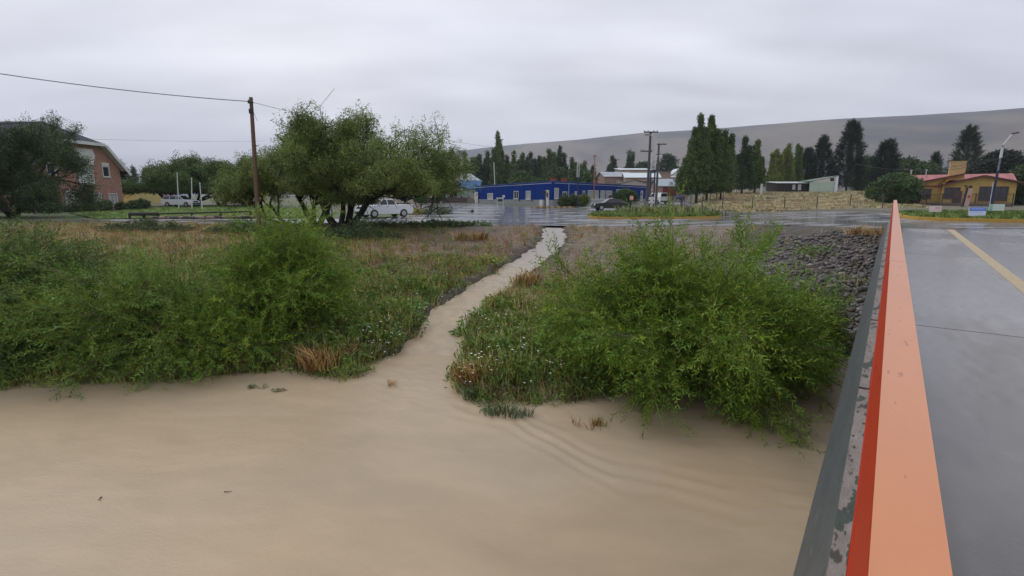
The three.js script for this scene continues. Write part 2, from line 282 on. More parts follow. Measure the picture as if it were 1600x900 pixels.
// ------------------------------------------------------------------ river and runnel
const mudTex = tex(1024, (u, v) => {
  const wu = u + 0.05 * multi(u, v, [1, 1, 0.5]), wv = v + 0.09 * multi(u + 0.37, v + 0.11, [1, 1, 0.6]);
  const a = multi(wu, wv * 2, [0.6, 1, 0.8, 0.5, 0.25, 0.12]), b = multi(wu * 0.5 + 0.3, wv, [1, 0.8, 0.3]);
  const k = 0.86 + 0.14 * a; return [k, k * (0.975 + 0.03 * b), k * (0.93 + 0.09 * b)];
});
{ // real ripples: slow swell, and the shear ridges where the runnel's water turns downstream to the bridge
  const x0 = -24, x1 = 12, f0 = -4, f1 = 13.6, st = 0.07, nx = Math.round((x1 - x0) / st) + 1, nf = Math.round((f1 - f0) / st) + 1;
  const shear = [[700, 640], [800, 668], [880, 715], [960, 752], [1050, 775], [1150, 800], [1290, 815]].map(([a, b]) => onLevel(a, b, WATER)), sl = polyline(shear.map((p) => [p.x, -p.z]));
  const pos = new Float32Array(nx * nf * 3), uv = new Float32Array(nx * nf * 2), idx = [];
  for (let j = 0; j < nf; j++) for (let i = 0; i < nx; i++) {
    const x = x0 + i * st, f = f0 + j * st, o = j * nx + i; let y = 0.009 * fbm(x * 0.9 + f * 0.3, f * 2.2, 1, 3) + 0.0035 * fbm(x * 3 + f, f * 6.5, 4, 2);
    if (x > shear[0].x - 0.5) { const d = f - sl(x) + 0.14 * N3(x * 1.6, f * 0.6, 5), e = Math.exp(-Math.pow((d - 0.3) / 0.55, 2)) * sm(shear[0].x - 0.5, shear[0].x + 0.8, x); y += 0.013 * e * Math.sin(d * 17 + 1.3 * N3(x * 1.5, f * 2, 3)); }
    const right = sm(1.5, 3.5, x) * sm(11, 8, f); y += right * 0.012 * fbm(x * 2.2 - f * 1.2, f * 4.6 + x * 1.2, 7, 3);
    const d = Math.hypot(x + 1.7, f - 9.4), turb = Math.exp(-d * d / 2.6) + 0.7 * Math.exp(-((x - 0.1) ** 2 / 1.6 + (f - 8.6) ** 2 / 0.5)); y += turb * 0.045 * fbm(x * 4.2, f * 6.2, 12, 3);
    pos.set([x, WATER + y, -f], o * 3); uv.set([x * 0.8 - f * 0.25, f + x * 0.2], o * 2);
    if (i < nx - 1 && j < nf - 1) idx.push(o, o + 1, o + nx, o + 1, o + nx + 1, o + nx);
  }
  const g = new THREE.BufferGeometry(); g.setAttribute('position', new THREE.BufferAttribute(pos, 3)); g.setAttribute('uv', new THREE.BufferAttribute(uv, 2)); g.setIndex(idx); g.computeVertexNormals();
  const m = new THREE.MeshPhysicalMaterial({ color: C(0.455, 0.36, 0.24), roughness: 0.38, ior: 1.33, specularIntensity: 0.8 }); m.map = again(mudTex, 0.11); m.bumpMap = again(T.bumpy, [0.5, 0.9]); m.bumpScale = 0.004;
  structure('river', g, m);
}
{
  const pos = [], uv = [], idx = [], col = [], n = runLine.length, K = 12; let run = 0;
  for (let i = 0; i < n; i++) {
    const a = runLine[Math.max(0, i - 2)], b = runLine[Math.min(n - 1, i + 2)], t = b.clone().sub(a).setY(0).normalize(), s = new V3(-t.z, 0, t.x), w = runHalf(i) + 0.16; if (i) run += runLine[i].distanceTo(runLine[i - 1]);
    const drop = clamp((a.y - b.y) / Math.max(0.01, Math.hypot(b.x - a.x, b.z - a.z)) * 2.2, 0.25, 1);
    for (let k = 0; k <= K; k++) { const q = (k / K * 2 - 1) * w, x = runLine[i].x + s.x * q, z = runLine[i].z + s.z * q; const y = Math.max(WATER + 0.012, runLine[i].y - 0.15) + (0.3 + drop) * (0.045 * N3(x * 5, z * 3.2, 4) + 0.028 * N3(x * 11, z * 8, 2)) - 0.09 * sm(0.84, 0.95, i / n); pos.push(x, y, z); uv.push(q, run); { const m = sm(0.35, 0.85, i / n), v = 1 + 0.15 * N3(x * 3, z * 2, 6); col.push(lerp(0.34, 0.45, m) * v, lerp(0.305, 0.36, m) * v, lerp(0.26, 0.245, m) * v); } if (i < n - 1 && k < K) { const o = i * (K + 1) + k; idx.push(o, o + 1, o + K + 1, o + 1, o + K + 2, o + K + 1); } }
  }
  const g = new THREE.BufferGeometry(); g.setAttribute('position', new THREE.Float32BufferAttribute(pos, 3)); g.setAttribute('uv', new THREE.Float32BufferAttribute(uv, 2)); g.setAttribute('color', new THREE.Float32BufferAttribute(col, 3)); g.setIndex(idx); g.computeVertexNormals();
  if (g.attributes.normal.getY(100) < 0) { g.index.array.reverse(); g.computeVertexNormals(); }
  const m = new THREE.MeshPhysicalMaterial({ color: C(1, 1, 1), vertexColors: true, roughness: 0.3, ior: 1.33 }); m.map = again(mudTex, [0.5, 0.3]); m.bumpMap = again(T.bumpy, [1.5, 0.7]); m.bumpScale = 0.015;
  structure('flood_runnel', g, m);
}

// ------------------------------------------------------------------ the mesa beyond the town
{
  const ridge = polyline([[-900, 306], [300, 305], [480, 296], [600, 262], [700, 239], [760, 232], [820, 226], [900, 220], [1000, 209.5], [1100, 204], [1200, 196], [1300, 188.5], [1400, 184], [1500, 178], [1600, 171], [2000, 158], [2600, 150]]);
  const nx = 420, nv = 90, pos = [], col = [], uv = [], idx = [];
  for (let j = 0; j <= nv; j++) for (let i = 0; i <= nx; i++) {
    const px = lerp(100, 2500, i / nx), F = lerp(3600, 1500, sm(300, 1900, px)), v = j / nv, crest = up(ridge(px) , F);
    const w = Math.min(1, v / 0.8), q = F * lerp(0.42, 1, w) + (v > 0.8 ? (v - 0.8) * 5 * 900 : 0);
    const X = (px - 800) / 813 * q, gully = fbm(X * 0.004 + q * 0.0006, q * 0.0012, 3, 4), bench = 0.05 * Math.sin(w * 15 + gully * 5);
    let prof = 0.62 * Math.pow(w, 1.5) + 0.38 * sm(0.55, 1, w) + bench * Math.sin(w * Math.PI);
    let Y = 4 + (crest - 4) * clamp(prof) * (1) + (w < 1 ? (gully * 22 * Math.sin(w * Math.PI)) * clamp((crest - 4) / 120) : 0) + (w >= 1 ? 1.5 * N3(X * 0.01, 3, 1) : 0);
    pos.push(X, Y, -q); uv.push(X * 0.01, q * 0.01);
    const band = fbm(X * 0.0032, w * 5.5 + gully * 1.2, 9, 5), t = sm(-0.12, 0.22, band + 0.25 * Math.sin(w * 9 + 1)), s = 1 + 0.35 * fbm(X * 0.012, q * 0.02, 4, 3);
    col.push(lerp(0.05, 0.215, t) * s, lerp(0.05, 0.172, t) * s, lerp(0.055, 0.115, t) * s);
    if (i < nx && j < nv) { const o = j * (nx + 1) + i; idx.push(o, o + 1, o + nx + 1, o + 1, o + nx + 2, o + nx + 1); }
  }
  const g = new THREE.BufferGeometry(); g.setAttribute('position', new THREE.Float32BufferAttribute(pos, 3)); g.setAttribute('color', new THREE.Float32BufferAttribute(col, 3)); g.setAttribute('uv', new THREE.Float32BufferAttribute(uv, 2)); g.setIndex(idx); g.computeVertexNormals();
  structure('hill', g, mat([1, 1, 1], 0.95, { vc: true, map: T.grain, rep: 0.6 }));
}

// ------------------------------------------------------------------ bridge
function prismAlong(sec, s0, s1, cut = 1) { // a section [[n, y]...] run along the bridge from s0 to s1, as a local geometry about s0
  const pos = [], uv = [], n = sec.length, A = (s, q) => bp(s, q[0], q[1]); const tri = (...v) => { for (const [p, u] of v) { pos.push(p.x, p.y, p.z); uv.push(u[0], u[1]); } };
  let per = 0;
  for (let i = 0; i < n; i++) { const a = sec[i], b = sec[(i + 1) % n], L = Math.hypot(b[0] - a[0], b[1] - a[1]); for (let k = 0; k < cut; k++) { const p = lerp(s0, s1, k / cut), q = lerp(s0, s1, (k + 1) / cut); tri([A(p, a), [per, p]], [A(q, b), [per + L, q]], [A(p, b), [per + L, p]], [A(p, a), [per, p]], [A(q, a), [per, q]], [A(q, b), [per + L, q]]); } per += L; }
  for (let i = 1; i < n - 1; i++) { tri([A(s0, sec[0]), sec[0]], [A(s0, sec[i]), sec[i]], [A(s0, sec[i + 1]), sec[i + 1]]); tri([A(s1, sec[0]), sec[0]], [A(s1, sec[i + 1]), sec[i + 1]], [A(s1, sec[i]), sec[i]]); }
  const g = new THREE.BufferGeometry(); g.setAttribute('position', new THREE.Float32BufferAttribute(pos, 3)); g.setAttribute('uv', new THREE.Float32BufferAttribute(uv, 2)); g.computeVertexNormals(); return g;
}
const flat = (y) => y - 2; // depth below the camera -> section height at s = 0
const D = (depth) => 2 - depth;
{
  const o = bp(8, 0.3, 0.35), B = thing('road_bridge', 'grey concrete road bridge over the brown river', 'bridge', o);
  const add = (name, g, m) => { g.translate(-o.x, -o.y, -o.z); return put(name, g, m, B); };
  const wet = new THREE.MeshStandardMaterial({ color: C(0.30, 0.28, 0.255), roughness: 1 }); wet.map = again(wetTone, [0.11, 0.05]); wet.roughnessMap = again(wetRough, [0.12, 0.05]); wet.bumpMap = again(T.bumpy, 2); wet.bumpScale = 0.0015;
  const lane = wet.clone(); lane.color = C(0.235, 0.222, 0.217); lane.map = again(wetTone, [0.13, 0.045]); lane.roughnessMap = again(wetRough, [0.09, 0.05]);
  const line = mat([0.62, 0.47, 0.24], 0.45, { map: T.grain, rep: 1.1 });
  const joints = [-9, -0.6, 7.7, 15.9, END];
  for (let i = 0; i < 4; i++) {
    const a = joints[i] + 0.012, b = joints[i + 1] - 0.012;
    add('deck_slab', prismAlong([[0.29, D(2.05)], [0.29, D(1.65)], [1.93, D(1.65)], [1.93, D(2.05)]], a, b, 8), wet);
    add('carriageway_slab', prismAlong([[1.94, D(2.05)], [1.94, D(1.655)], [9.2, D(1.655)], [9.2, D(2.05)]], a, b, 8), lane);
    add('painted_line', prismAlong([[1.77, D(1.65) - 0.002], [1.77, D(1.65) + 0.004], [1.97, D(1.65) + 0.004], [1.97, D(1.65) - 0.002]], a, b, 8), line);
    add('joint_filler', prismAlong([[0.29, D(2.05)], [0.29, D(1.662)], [9.2, D(1.662)], [9.2, D(2.05)]], b + 0.001, b + 0.023), mat([0.03, 0.03, 0.03], 0.8));
  }
  // edge beam: worn concrete top, painted slanting outer face
  const top = mat([0.33, 0.295, 0.265], 0.7); top.map = tex(512, (u, v) => { // grey concrete with old green paint left in flakes
    const n = multi(u, v, [0.3, 0.6, 1, 0.8, 0.5, 0.3]), paint = sm(0.525, 0.56, multi(u + 0.2, v, [0.4, 0.8, 1, 0.9, 0.5, 0.25])), dark = sm(0.60, 0.66, multi(u, v + 0.5, [0.2, 0.4, 1, 1, 0.6, 0.3]));
    const k = 0.66 + 0.34 * n; let c = [k, k * 0.99, k * 0.97]; c = c.map((q, i) => lerp(q, [0.36, 0.46, 0.42][i] * (0.8 + 0.3 * n), paint * 0.85)); return c.map((q, i) => lerp(q, [0.36, 0.35, 0.34][i], dark * 0.8));
  }, true, [1.2, 0.42]); top.bumpMap = again(T.bumpy, [3, 2]); top.bumpScale = 0.006;
  const face = mat([0.105, 0.118, 0.122], 0.5); face.map = tex(512, (u, v) => { const n = multi(u, v, [0.6, 0.8, 1, 0.6, 0.4, 0.3]), chip = sm(0.66, 0.70, multi(u, v + 0.3, [0.1, 0.3, 0.8, 1, 0.7, 0.4])); return [0, 1, 2].map((i) => lerp(0.70 + 0.30 * n, 1.0, chip * 0.7)); }, true, [0.9, 0.3]); face.bumpMap = again(T.bumpy, [2, 1]); face.bumpScale = 0.004;
  const posts = []; for (let s = 4.24 - 2.33 * 3; s < END - 0.5; s += 2.33) posts.push(s);
  const cuts = [-6, ...posts, END];
  for (let i = 0; i < cuts.length - 1; i++) {
    const a = cuts[i] + 0.028, b = cuts[i + 1] - 0.028; if (b - a < 0.2) continue;
    const r = rng(70 + i), dy = (r() - 0.5) * 0.008, dn = (r() - 0.5) * 0.008;
    add('kerb_block', prismAlong([[-0.0543, D(1.43)], [-0.0538, D(1.404) + dy], [0.275, D(1.40) + dy], [0.285, D(1.43)], [0.285, D(2.04)], [-0.0543, D(2.04)]], a, b, 3), top);
  }
  add('kerb_bed', prismAlong([[-0.046, D(2.06)], [-0.046, D(1.455)], [0.284, D(1.455)], [0.284, D(2.06)]].map(([n, y]) => [n + (n < 0 ? 0.006 : -0.004), y]), -6, END), mat([0.09, 0.11, 0.10], 0.7));
  add('fascia_beam', prismAlong([[-0.0585, D(1.42)], [-0.0570, D(1.409)], [-0.0545, D(1.408)], [-0.0545, D(2.3)], [-0.198, D(2.3)], [-0.200, D(1.86)]], -6, END, 6), face);
  add('abutment', prismAlong([[-0.05, D(4.6)], [-0.05, D(2.31)], [9, D(2.31)], [9, D(4.6)]], END - 1.2, END - 0.2), mat([0.22, 0.2, 0.19], 0.8, { map: T.grain }));
  add('bridge_girder', prismAlong([[0.4, D(3.0)], [0.4, D(2.06)], [8.8, D(2.06)], [8.8, D(3.0)]], -6, END - 1.25), mat([0.2, 0.19, 0.18], 0.8));

  // the orange guard rail
  const ro = bp(6, 0.09, 1.35), R = thing('guard_rail', 'long orange painted steel rail along the bridge edge', 'railing', ro);
  const orange = new THREE.MeshPhysicalMaterial({ color: C(0.44, 0.036, 0.005), roughness: 0.6, clearcoat: 0, specularIntensity: 0.5 });
  orange.map = tex(512, (u, v) => { const n = multi(u, v, [1, 0.8, 0.5, 0.3, 0.2, 0.15]), spot = sm(0.70, 0.74, multi(u + 0.4, v, [0, 0.2, 0.6, 1, 1, 0.5])); const k = 0.93 + 0.07 * n; return [k * lerp(1, 0.86, spot), k * lerp(1, 0.78, spot) * (0.97 + 0.03 * n), k * lerp(1, 0.7, spot)]; }, true, [1.7, 0.4]);
  orange.bumpMap = again(T.bumpy, [4, 2]); orange.bumpScale = 0.0006;
  const addR = (name, g, m) => { g.translate(-ro.x, -ro.y, -ro.z); return put(name, g, m, R); };
  const sec = [[0.0075, D(0.85)], [0.0085, D(0.835)], [0.0325, D(0.655)], [0.0345, D(0.651)], [0.037, D(0.65)], [0.142, D(0.65)], [0.1445, D(0.651)], [0.1455, D(0.655)], [0.160, D(0.85)]];
  const rj = [-6, 0.2, 5.57, 11.7, 17.8, 23.9, 29.6];
  const paleOrange = orange.clone(); paleOrange.color = C(0.60, 0.235, 0.085); paleOrange.roughness = 0.36; paleOrange.specularIntensity = 1; paleOrange.clearcoat = 0.3; paleOrange.clearcoatRoughness = 0.35;  // separate paler, glossier orange for the top of the rail
  for (let i = 0; i < rj.length - 1; i++) addR('top_plate', prismAlong([[0.0315, D(0.6498)], [0.0315, D(0.647)], [0.1465, D(0.647)], [0.1465, D(0.6498)]].map(([n, y]) => [n + (i % 2 ? 0.0015 : 0), y - (i % 2 ? 0.0012 : 0)]), rj[i] + 0.0015, rj[i + 1] - 0.0015, 4), paleOrange).userData.label = 'pale orange top of the rail';
  for (let i = 0; i < rj.length - 1; i++) addR('top_rail', prismAlong(sec.map(([n, y]) => [n + (i % 2 ? 0.0015 : 0), y - (i % 2 ? 0.0012 : 0)]), rj[i] + 0.0015, rj[i + 1] - 0.0015, 4), orange);
  addR('lower_flange', prismAlong([[0.004, D(0.862)], [0.004, D(0.851)], [0.164, D(0.851)], [0.164, D(0.862)]], -6, 29.6, 6), orange);
  for (const s of [...posts, 25.2, 27.5, 29.4]) { addR('post', prismAlong([[0.002, D(1.72)], [0.006, D(0.863)], [0.15, D(0.863)], [0.15, D(1.72)]], s - 0.024, s + 0.024), orange); }
  addR('mid_rail', prismAlong([[0.05, D(1.2)], [0.05, D(1.12)], [0.11, D(1.12)], [0.11, D(1.2)]], -6, 29.6, 6), orange);
}
{ // stones packed on the embankment beside the bridge
  const r = rng(5), variants = [];
  for (let v = 0; v < 5; v++) { const g = new THREE.IcosahedronGeometry(0.5, 1), p = g.attributes.position; for (let i = 0; i < p.count; i++) { const a = new V3().fromBufferAttribute(p, i), k = 1 + 0.5 * N3(a.x * 1.7 + v * 9, a.y * 1.7, a.z * 1.7); p.setXYZ(i, a.x * k, a.y * k * 0.62, a.z * k * 0.8); } const m = mergeVertices((g.deleteAttribute('normal'), g.deleteAttribute('uv'), g)); m.computeVertexNormals(); const q = m.attributes.position, uv = new Float32Array(q.count * 2); for (let i = 0; i < q.count; i++) { uv[i * 2] = q.getX(i); uv[i * 2 + 1] = q.getZ(i) + q.getY(i); } m.setAttribute('uv', new THREE.BufferAttribute(uv, 2)); variants.push(m); }
  const tones = [[0.14, 0.118, 0.108], [0.20, 0.16, 0.14], [0.10, 0.09, 0.088], [0.30, 0.24, 0.20], [0.20, 0.135, 0.11], [0.48, 0.41, 0.35]].map((c) => mat(c, 0.42, { map: T.grain, rep: 1.5, bump: 0.01, brep: 2 }));
  const cand = [];
  for (let k = 0; k < 9000 && cand.length < 3600; k++) {
    const s = 9 + r() * 16.2, n = -0.3 - Math.pow(r(), 1.15) * 5.4, p = bp(s, n, 0), f = -p.z, e = roadEdge(p.x);
    if (f < bankEdge(p.x) + 0.2 || f > e - 0.25) continue; if (n < -3.4 && r() < (-3.4 - n) / 2.2 + 0.2) continue; if (f > e - 2.6 && r() < 0.75) continue;
    p.y = land(p.x, p.z); const size = 0.08 + 0.16 * Math.pow(r(), 2.4); cand.push({ p, size, w: size / p.length() * (f > 13 ? 1 : 0.5) });
  }
  cand.sort((a, b) => b.w - a.w);
  const c0 = bp(16, -3, 0); c0.y = land(c0.x, c0.z);
  const t = thing('stone_embankment', 'slope of wet dark cobbles packed beside the bridge', 'stones', c0);
  const rest = cand.slice(300), im = new THREE.InstancedMesh(variants[0], mat([0.16, 0.135, 0.122], 0.45, { map: T.grain, rep: 1.5 }), rest.length), M4 = new THREE.Matrix4(), Q = new THREE.Quaternion();
  const turn = () => Q.setFromEuler(new THREE.Euler((r() - 0.5) * 0.7, r() * 6.3, (r() - 0.5) * 0.7));
  cand.slice(0, 300).forEach((c, i) => { const m = put('stone', variants[i % 5], tones[Math.floor(Math.pow(r(), 1.5) * 6)], t); m.position.copy(c.p).sub(c0); m.position.y += c.size * 0.14; m.quaternion.copy(turn()); const k = c.size * (0.85 + 0.3 * r()); m.scale.set(k, k * (0.9 + 0.3 * r()), k); });
  rest.forEach((c, i) => { im.setMatrixAt(i, M4.compose(c.p.clone().sub(c0).add(new V3(0, c.size * 0.12, 0)), turn(), new V3(c.size, c.size, c.size))); const q = 0.55 + 1.5 * Math.pow(r(), 3); im.setColorAt(i, C(q, q * (0.96 + 0.06 * r()), q * (0.93 + 0.1 * r()))); });
  im.name = 'small_stones'; im.userData.kind = 'stuff'; im.castShadow = im.receiveShadow = true; t.add(im);
}

// ------------------------------------------------------------------ leaves and twigs
function leafG(list) { // list of [origin, direction, length, width, lift] -> folded lance-shaped leaves
  const pos = [], idx = [], nor = [], uv = [], U = new V3(0, 1, 0);
  for (const [o, d, L, w, roll] of list) {
    const dir = d.clone().normalize(), s = new V3().crossVectors(dir, U); if (s.lengthSq() < 1e-4) s.set(1, 0, 0); s.normalize().applyAxisAngle(dir, roll || 0); const n = new V3().crossVectors(s, dir).normalize();
    const b = pos.length / 3, mid = o.clone().addScaledVector(dir, L * 0.45).addScaledVector(n, -w * 0.18), tip = o.clone().addScaledVector(dir, L).addScaledVector(U, -L * 0.1);
    const l = mid.clone().addScaledVector(s, -w / 2).addScaledVector(n, w * 0.25), r = mid.clone().addScaledVector(s, w / 2).addScaledVector(n, w * 0.25);
    for (const p of [o, l, r, tip]) { pos.push(p.x, p.y, p.z); nor.push(n.x, n.y, n.z); uv.push(0, 0); }
    idx.push(b, b + 2, b + 1, b + 1, b + 2, b + 3);
  }
  const g = new THREE.BufferGeometry(); g.setAttribute('position', new THREE.Float32BufferAttribute(pos, 3)); g.setAttribute('normal', new THREE.Float32BufferAttribute(nor, 3)); g.setAttribute('uv', new THREE.Float32BufferAttribute(uv, 2)); g.setIndex(idx); return g;
}
const rnd3 = (r) => { const z = r() * 2 - 1, a = r() * 6.2832, q = Math.sqrt(1 - z * z); return new V3(q * Math.cos(a), z, q * Math.sin(a)); };
function willowSprig(seed, L = 0.42, n = 17) { // a twig along +y with narrow leaves
  const r = rng(seed), list = [];
  for (let i = 0; i < n; i++) { const t = 0.06 + 0.94 * i / (n - 1), a = i * 2.4 + r(), o = new V3((r() - 0.5) * 0.01, t * L, (r() - 0.5) * 0.01), d = new V3(Math.cos(a), 0.75 + 0.5 * t + 0.3 * r(), Math.sin(a)); list.push([o, d, (0.075 + 0.05 * r()) * (1 - 0.3 * t * t), 0.013 + 0.007 * r(), r() * 6]); }
  return mrg([leafG(list), taper([new V3(), new V3(0.004, L * 0.5, 0), new V3(0, L, 0)], 0.0035, 0.001, 3)]);
}
function leafBall(seed, n, R, len, wid, flat = 1) { const r = rng(seed), list = []; for (let i = 0; i < n; i++) { const o = rnd3(r).multiplyScalar(R * Math.cbrt(r())); o.y *= flat; list.push([o, rnd3(r).add(new V3(0, 0.1, 0)), len * (0.7 + 0.6 * r()), wid * (0.7 + 0.6 * r()), r() * 6]); } return leafG(list); }
function needleTuft(seed, n, L) { const r = rng(seed), list = []; for (let i = 0; i < n; i++) { const t = r(); list.push([new V3(0, t * L, 0), rnd3(r).multiplyScalar(0.8).add(new V3(0, 0.9, 0)), L * (0.35 + 0.25 * r()), L * 0.055, r() * 6]); } return leafG(list); }
const leafMat = (c, rough = 0.62) => new THREE.MeshPhysicalMaterial({ color: C(...c), roughness: rough, side: THREE.DoubleSide, transmission: 0.14, thickness: 0, ior: 1.4, specularIntensity: 0.6 });
function scatter(name, geo, m, items, parent, kind = 'stuff') { // items: {p, q, s, c}
  const im = new THREE.InstancedMesh(geo, m, items.length), M4 = new THREE.Matrix4(), S = new V3();
  items.forEach((it, i) => { S.setScalar(1); if (typeof it.s === 'number') S.setScalar(it.s); else S.copy(it.s); im.setMatrixAt(i, M4.compose(it.p, it.q, S)); im.setColorAt(i, it.c); });
  im.name = parent ? name : numbered(name); im.userData.kind = kind; im.castShadow = im.receiveShadow = true; (parent || scene).add(im); return im;
}
const YUP = new V3(0, 1, 0);
const aim = (d, r) => new THREE.Quaternion().setFromUnitVectors(YUP, d.clone().normalize()).multiply(new THREE.Quaternion().setFromAxisAngle(YUP, r() * 6.28));
const tint = (r, v = 0.25, y = 0.2) => { const k = 1 - v + 2 * v * r(), w = (r() - 0.4) * y; return C(k * (1 + w), k, k * (1 - w * 0.6)); };
const bez = (a, b, c, t) => a.clone().multiplyScalar((1 - t) * (1 - t)).addScaledVector(b, 2 * t * (1 - t)).addScaledVector(c, t * t);
const WS = [willowSprig(1), willowSprig(2, 0.36, 15), willowSprig(3, 0.5, 20)];
const barkDark = mat([0.045, 0.036, 0.028], 0.9, { map: T.grain, rep: 2 }), barkTwig = mat([0.13, 0.10, 0.05], 0.8), barkGrey = mat([0.10, 0.085, 0.07], 0.9, { map: T.grain, rep: 2 });

// a willow shrub: arching stems from a stool, side twigs, and leafy sprigs
function willow(label, base, o) {
  const r = rng(o.seed), t = thing('willow_bush', label, 'bush', base, 0, o.group), stems = [], sets = [[], [], []];
  for (let i = 0; i < o.stems; i++) {
    const a = r() * 6.2832, el = Math.pow(r(), o.low || 0.8), cosE = Math.sqrt(1 - el * el * 0.98);
    const rad = 0.72 + 0.34 * r() + (r() < 0.12 ? 0.22 : 0);
    const tip = new V3(Math.cos(a) * cosE * o.rx * rad, el * o.ry * rad, Math.sin(a) * cosE * o.rz * rad);
    tip.x += (o.lean?.[0] || 0) * (0.3 + el); tip.z += (o.lean?.[1] || 0) * (0.3 + el);
    if (el < 0.3) tip.y -= o.droop * (0.3 - el) / 0.3 * r();
    const root = new V3((r() - 0.5) * o.rx * 0.55, 0, (r() - 0.5) * o.rz * 0.55); root.y = Math.min(0, land(base.x + root.x, base.z + root.z) - base.y) - 0.05;
    const ctl = root.clone().lerp(tip, 0.5); ctl.y += (0.25 + 0.5 * (1 - el)) * o.ry * (0.4 + 0.4 * r());
    const pts = []; for (let k = 0; k <= 7; k++) pts.push(bez(root, ctl, tip, k / 7).add(rnd3(r).multiplyScalar(0.03)));
    stems.push(taper(pts, 0.017, 0.004, 4));
    const L = root.distanceTo(tip), nt = Math.max(5, Math.round(L * o.twigs));
    for (let k = 0; k < nt; k++) {
      const u = 0.22 + 0.78 * Math.pow((k + r()) / nt, 0.85), p = bez(root, ctl, tip, Math.min(1, u)), fw = bez(root, ctl, tip, Math.min(1, u + 0.05)).sub(bez(root, ctl, tip, u - 0.05)).normalize();
      const d = rnd3(r).multiplyScalar(0.85).add(fw).add(new V3(o.wind || 0, 0.12, 0)).normalize(), tl = 0.25 + 0.55 * r() * (1.15 - u * 0.5), end = p.clone().addScaledVector(d, tl).add(new V3(0, -0.14 * tl, 0));
      if (end.y + base.y < WATER + 0.03) end.y = WATER + 0.03 - base.y; if (p.y + base.y < WATER + 0.03) continue;
      if (o.rail && bridgeN(base.x + end.x, base.z + end.z) > -0.6) continue;
      stems.push(taper([p, p.clone().lerp(end, 0.5).add(new V3(0, 0.03, 0)), end], 0.006, 0.002, 3));
      const ns = 2 + Math.round(tl * 5); for (let q = 0; q < ns; q++) { const w = (q + r()) / ns, sp = p.clone().lerp(end, w), sd = d.clone().add(rnd3(r).multiplyScalar(0.75)).add(new V3(o.wind || 0, -0.05 - 0.45 * r() * (1 - el), 0)).normalize(); const c = tint(r, 0.28, 0.3); if (r() < 0.06) c.multiply(C(1.5, 1.25, 0.7)); sets[Math.floor(r() * 3)].push({ p: sp, q: aim(sd, r), s: o.size * (0.75 + 0.5 * r()), c }); }
    }
  }
  put('stems', mrg(stems), barkTwig, t);
  sets.forEach((s, i) => scatter('foliage', WS[i], o.mat, s, t));
  return t;
}
const willowA = leafMat([0.155, 0.255, 0.030]), willowB = leafMat([0.115, 0.19, 0.045]);
const baseAt = (px, py) => { const p = ground(px, py); p.y = Math.max(p.y, WATER - 0.05); return p; };
willow('large bright willow bush hanging over the river beside the bridge', baseAt(1062, 592), { seed: 11, stems: 175, rx: 2.75, ry: 2.55, rz: 2.6, droop: 1.0, twigs: 5.2, size: 1.12, mat: willowA, low: 0.9, rail: 1 });
willow('low dark willow growth between the big bush and the bridge', baseAt(1245, 545), { seed: 12, stems: 80, rx: 1.7, ry: 1.2, rz: 1.9, droop: 0.4, twigs: 5.2, size: 1.0, mat: willowB, low: 1.1, rail: 1 });
willow('dark willow bush at the left edge of the photo', baseAt(15, 545), { seed: 13, stems: 110, rx: 3.0, ry: 2.5, rz: 2.0, droop: 0.5, twigs: 4.6, size: 1.1, mat: willowB, wind: 0.25 });
willow('windblown willow bush leaning over the river, second from the left', baseAt(262, 545), { seed: 14, stems: 95, rx: 2.2, ry: 1.75, rz: 1.8, droop: 0.5, twigs: 4.8, size: 1.05, mat: leafMat([0.155, 0.25, 0.045]), lean: [-0.4, 0.4], wind: -0.2 });
willow('upright bright willow bush below the big left tree', baseAt(435, 520), { seed: 15, stems: 115, rx: 1.75, ry: 2.35, rz: 1.6, droop: 0.4, twigs: 4.8, size: 1.0, mat: willowA, lean: [0.2, 0], wind: 0.1, low: 0.65 });
willow('small bright willow bush at the waterline below the others', baseAt(345, 560), { seed: 16, stems: 40, rx: 1.1, ry: 0.9, rz: 0.8, droop: 0.3, twigs: 5, size: 0.95, mat: willowA });
{ // two bare leaning stems that rise out of the big bush toward the stones
  const t = thing('willow_shoots', 'two long leaning willow shoots rising toward the stone slope', 'shoots', baseAt(1130, 520)), r = rng(33), g = [], items = [];
  for (const [tx, ty, tz] of [[2.1, 2.25, -1.9], [1.45, 1.95, -1.3]]) { const a = new V3(), c = new V3(tx * 0.4, ty * 0.62, tz * 0.4), b = new V3(tx, ty, tz), pts = []; for (let k = 0; k <= 8; k++) pts.push(bez(a, c, b, k / 8)); g.push(taper(pts, 0.022, 0.005, 5)); for (let k = 0; k < 46; k++) { const u = 0.62 + 0.38 * r(); items.push({ p: bez(a, c, b, u).add(rnd3(r).multiplyScalar(0.06)), q: aim(rnd3(r).add(b.clone().normalize()).add(YUP), r), s: 0.8 + 0.4 * r(), c: tint(r, 0.2, 0.3) }); } }
  put('stems', mrg(g), barkTwig, t); scatter('foliage', WS[0], willowA, items, t);
}

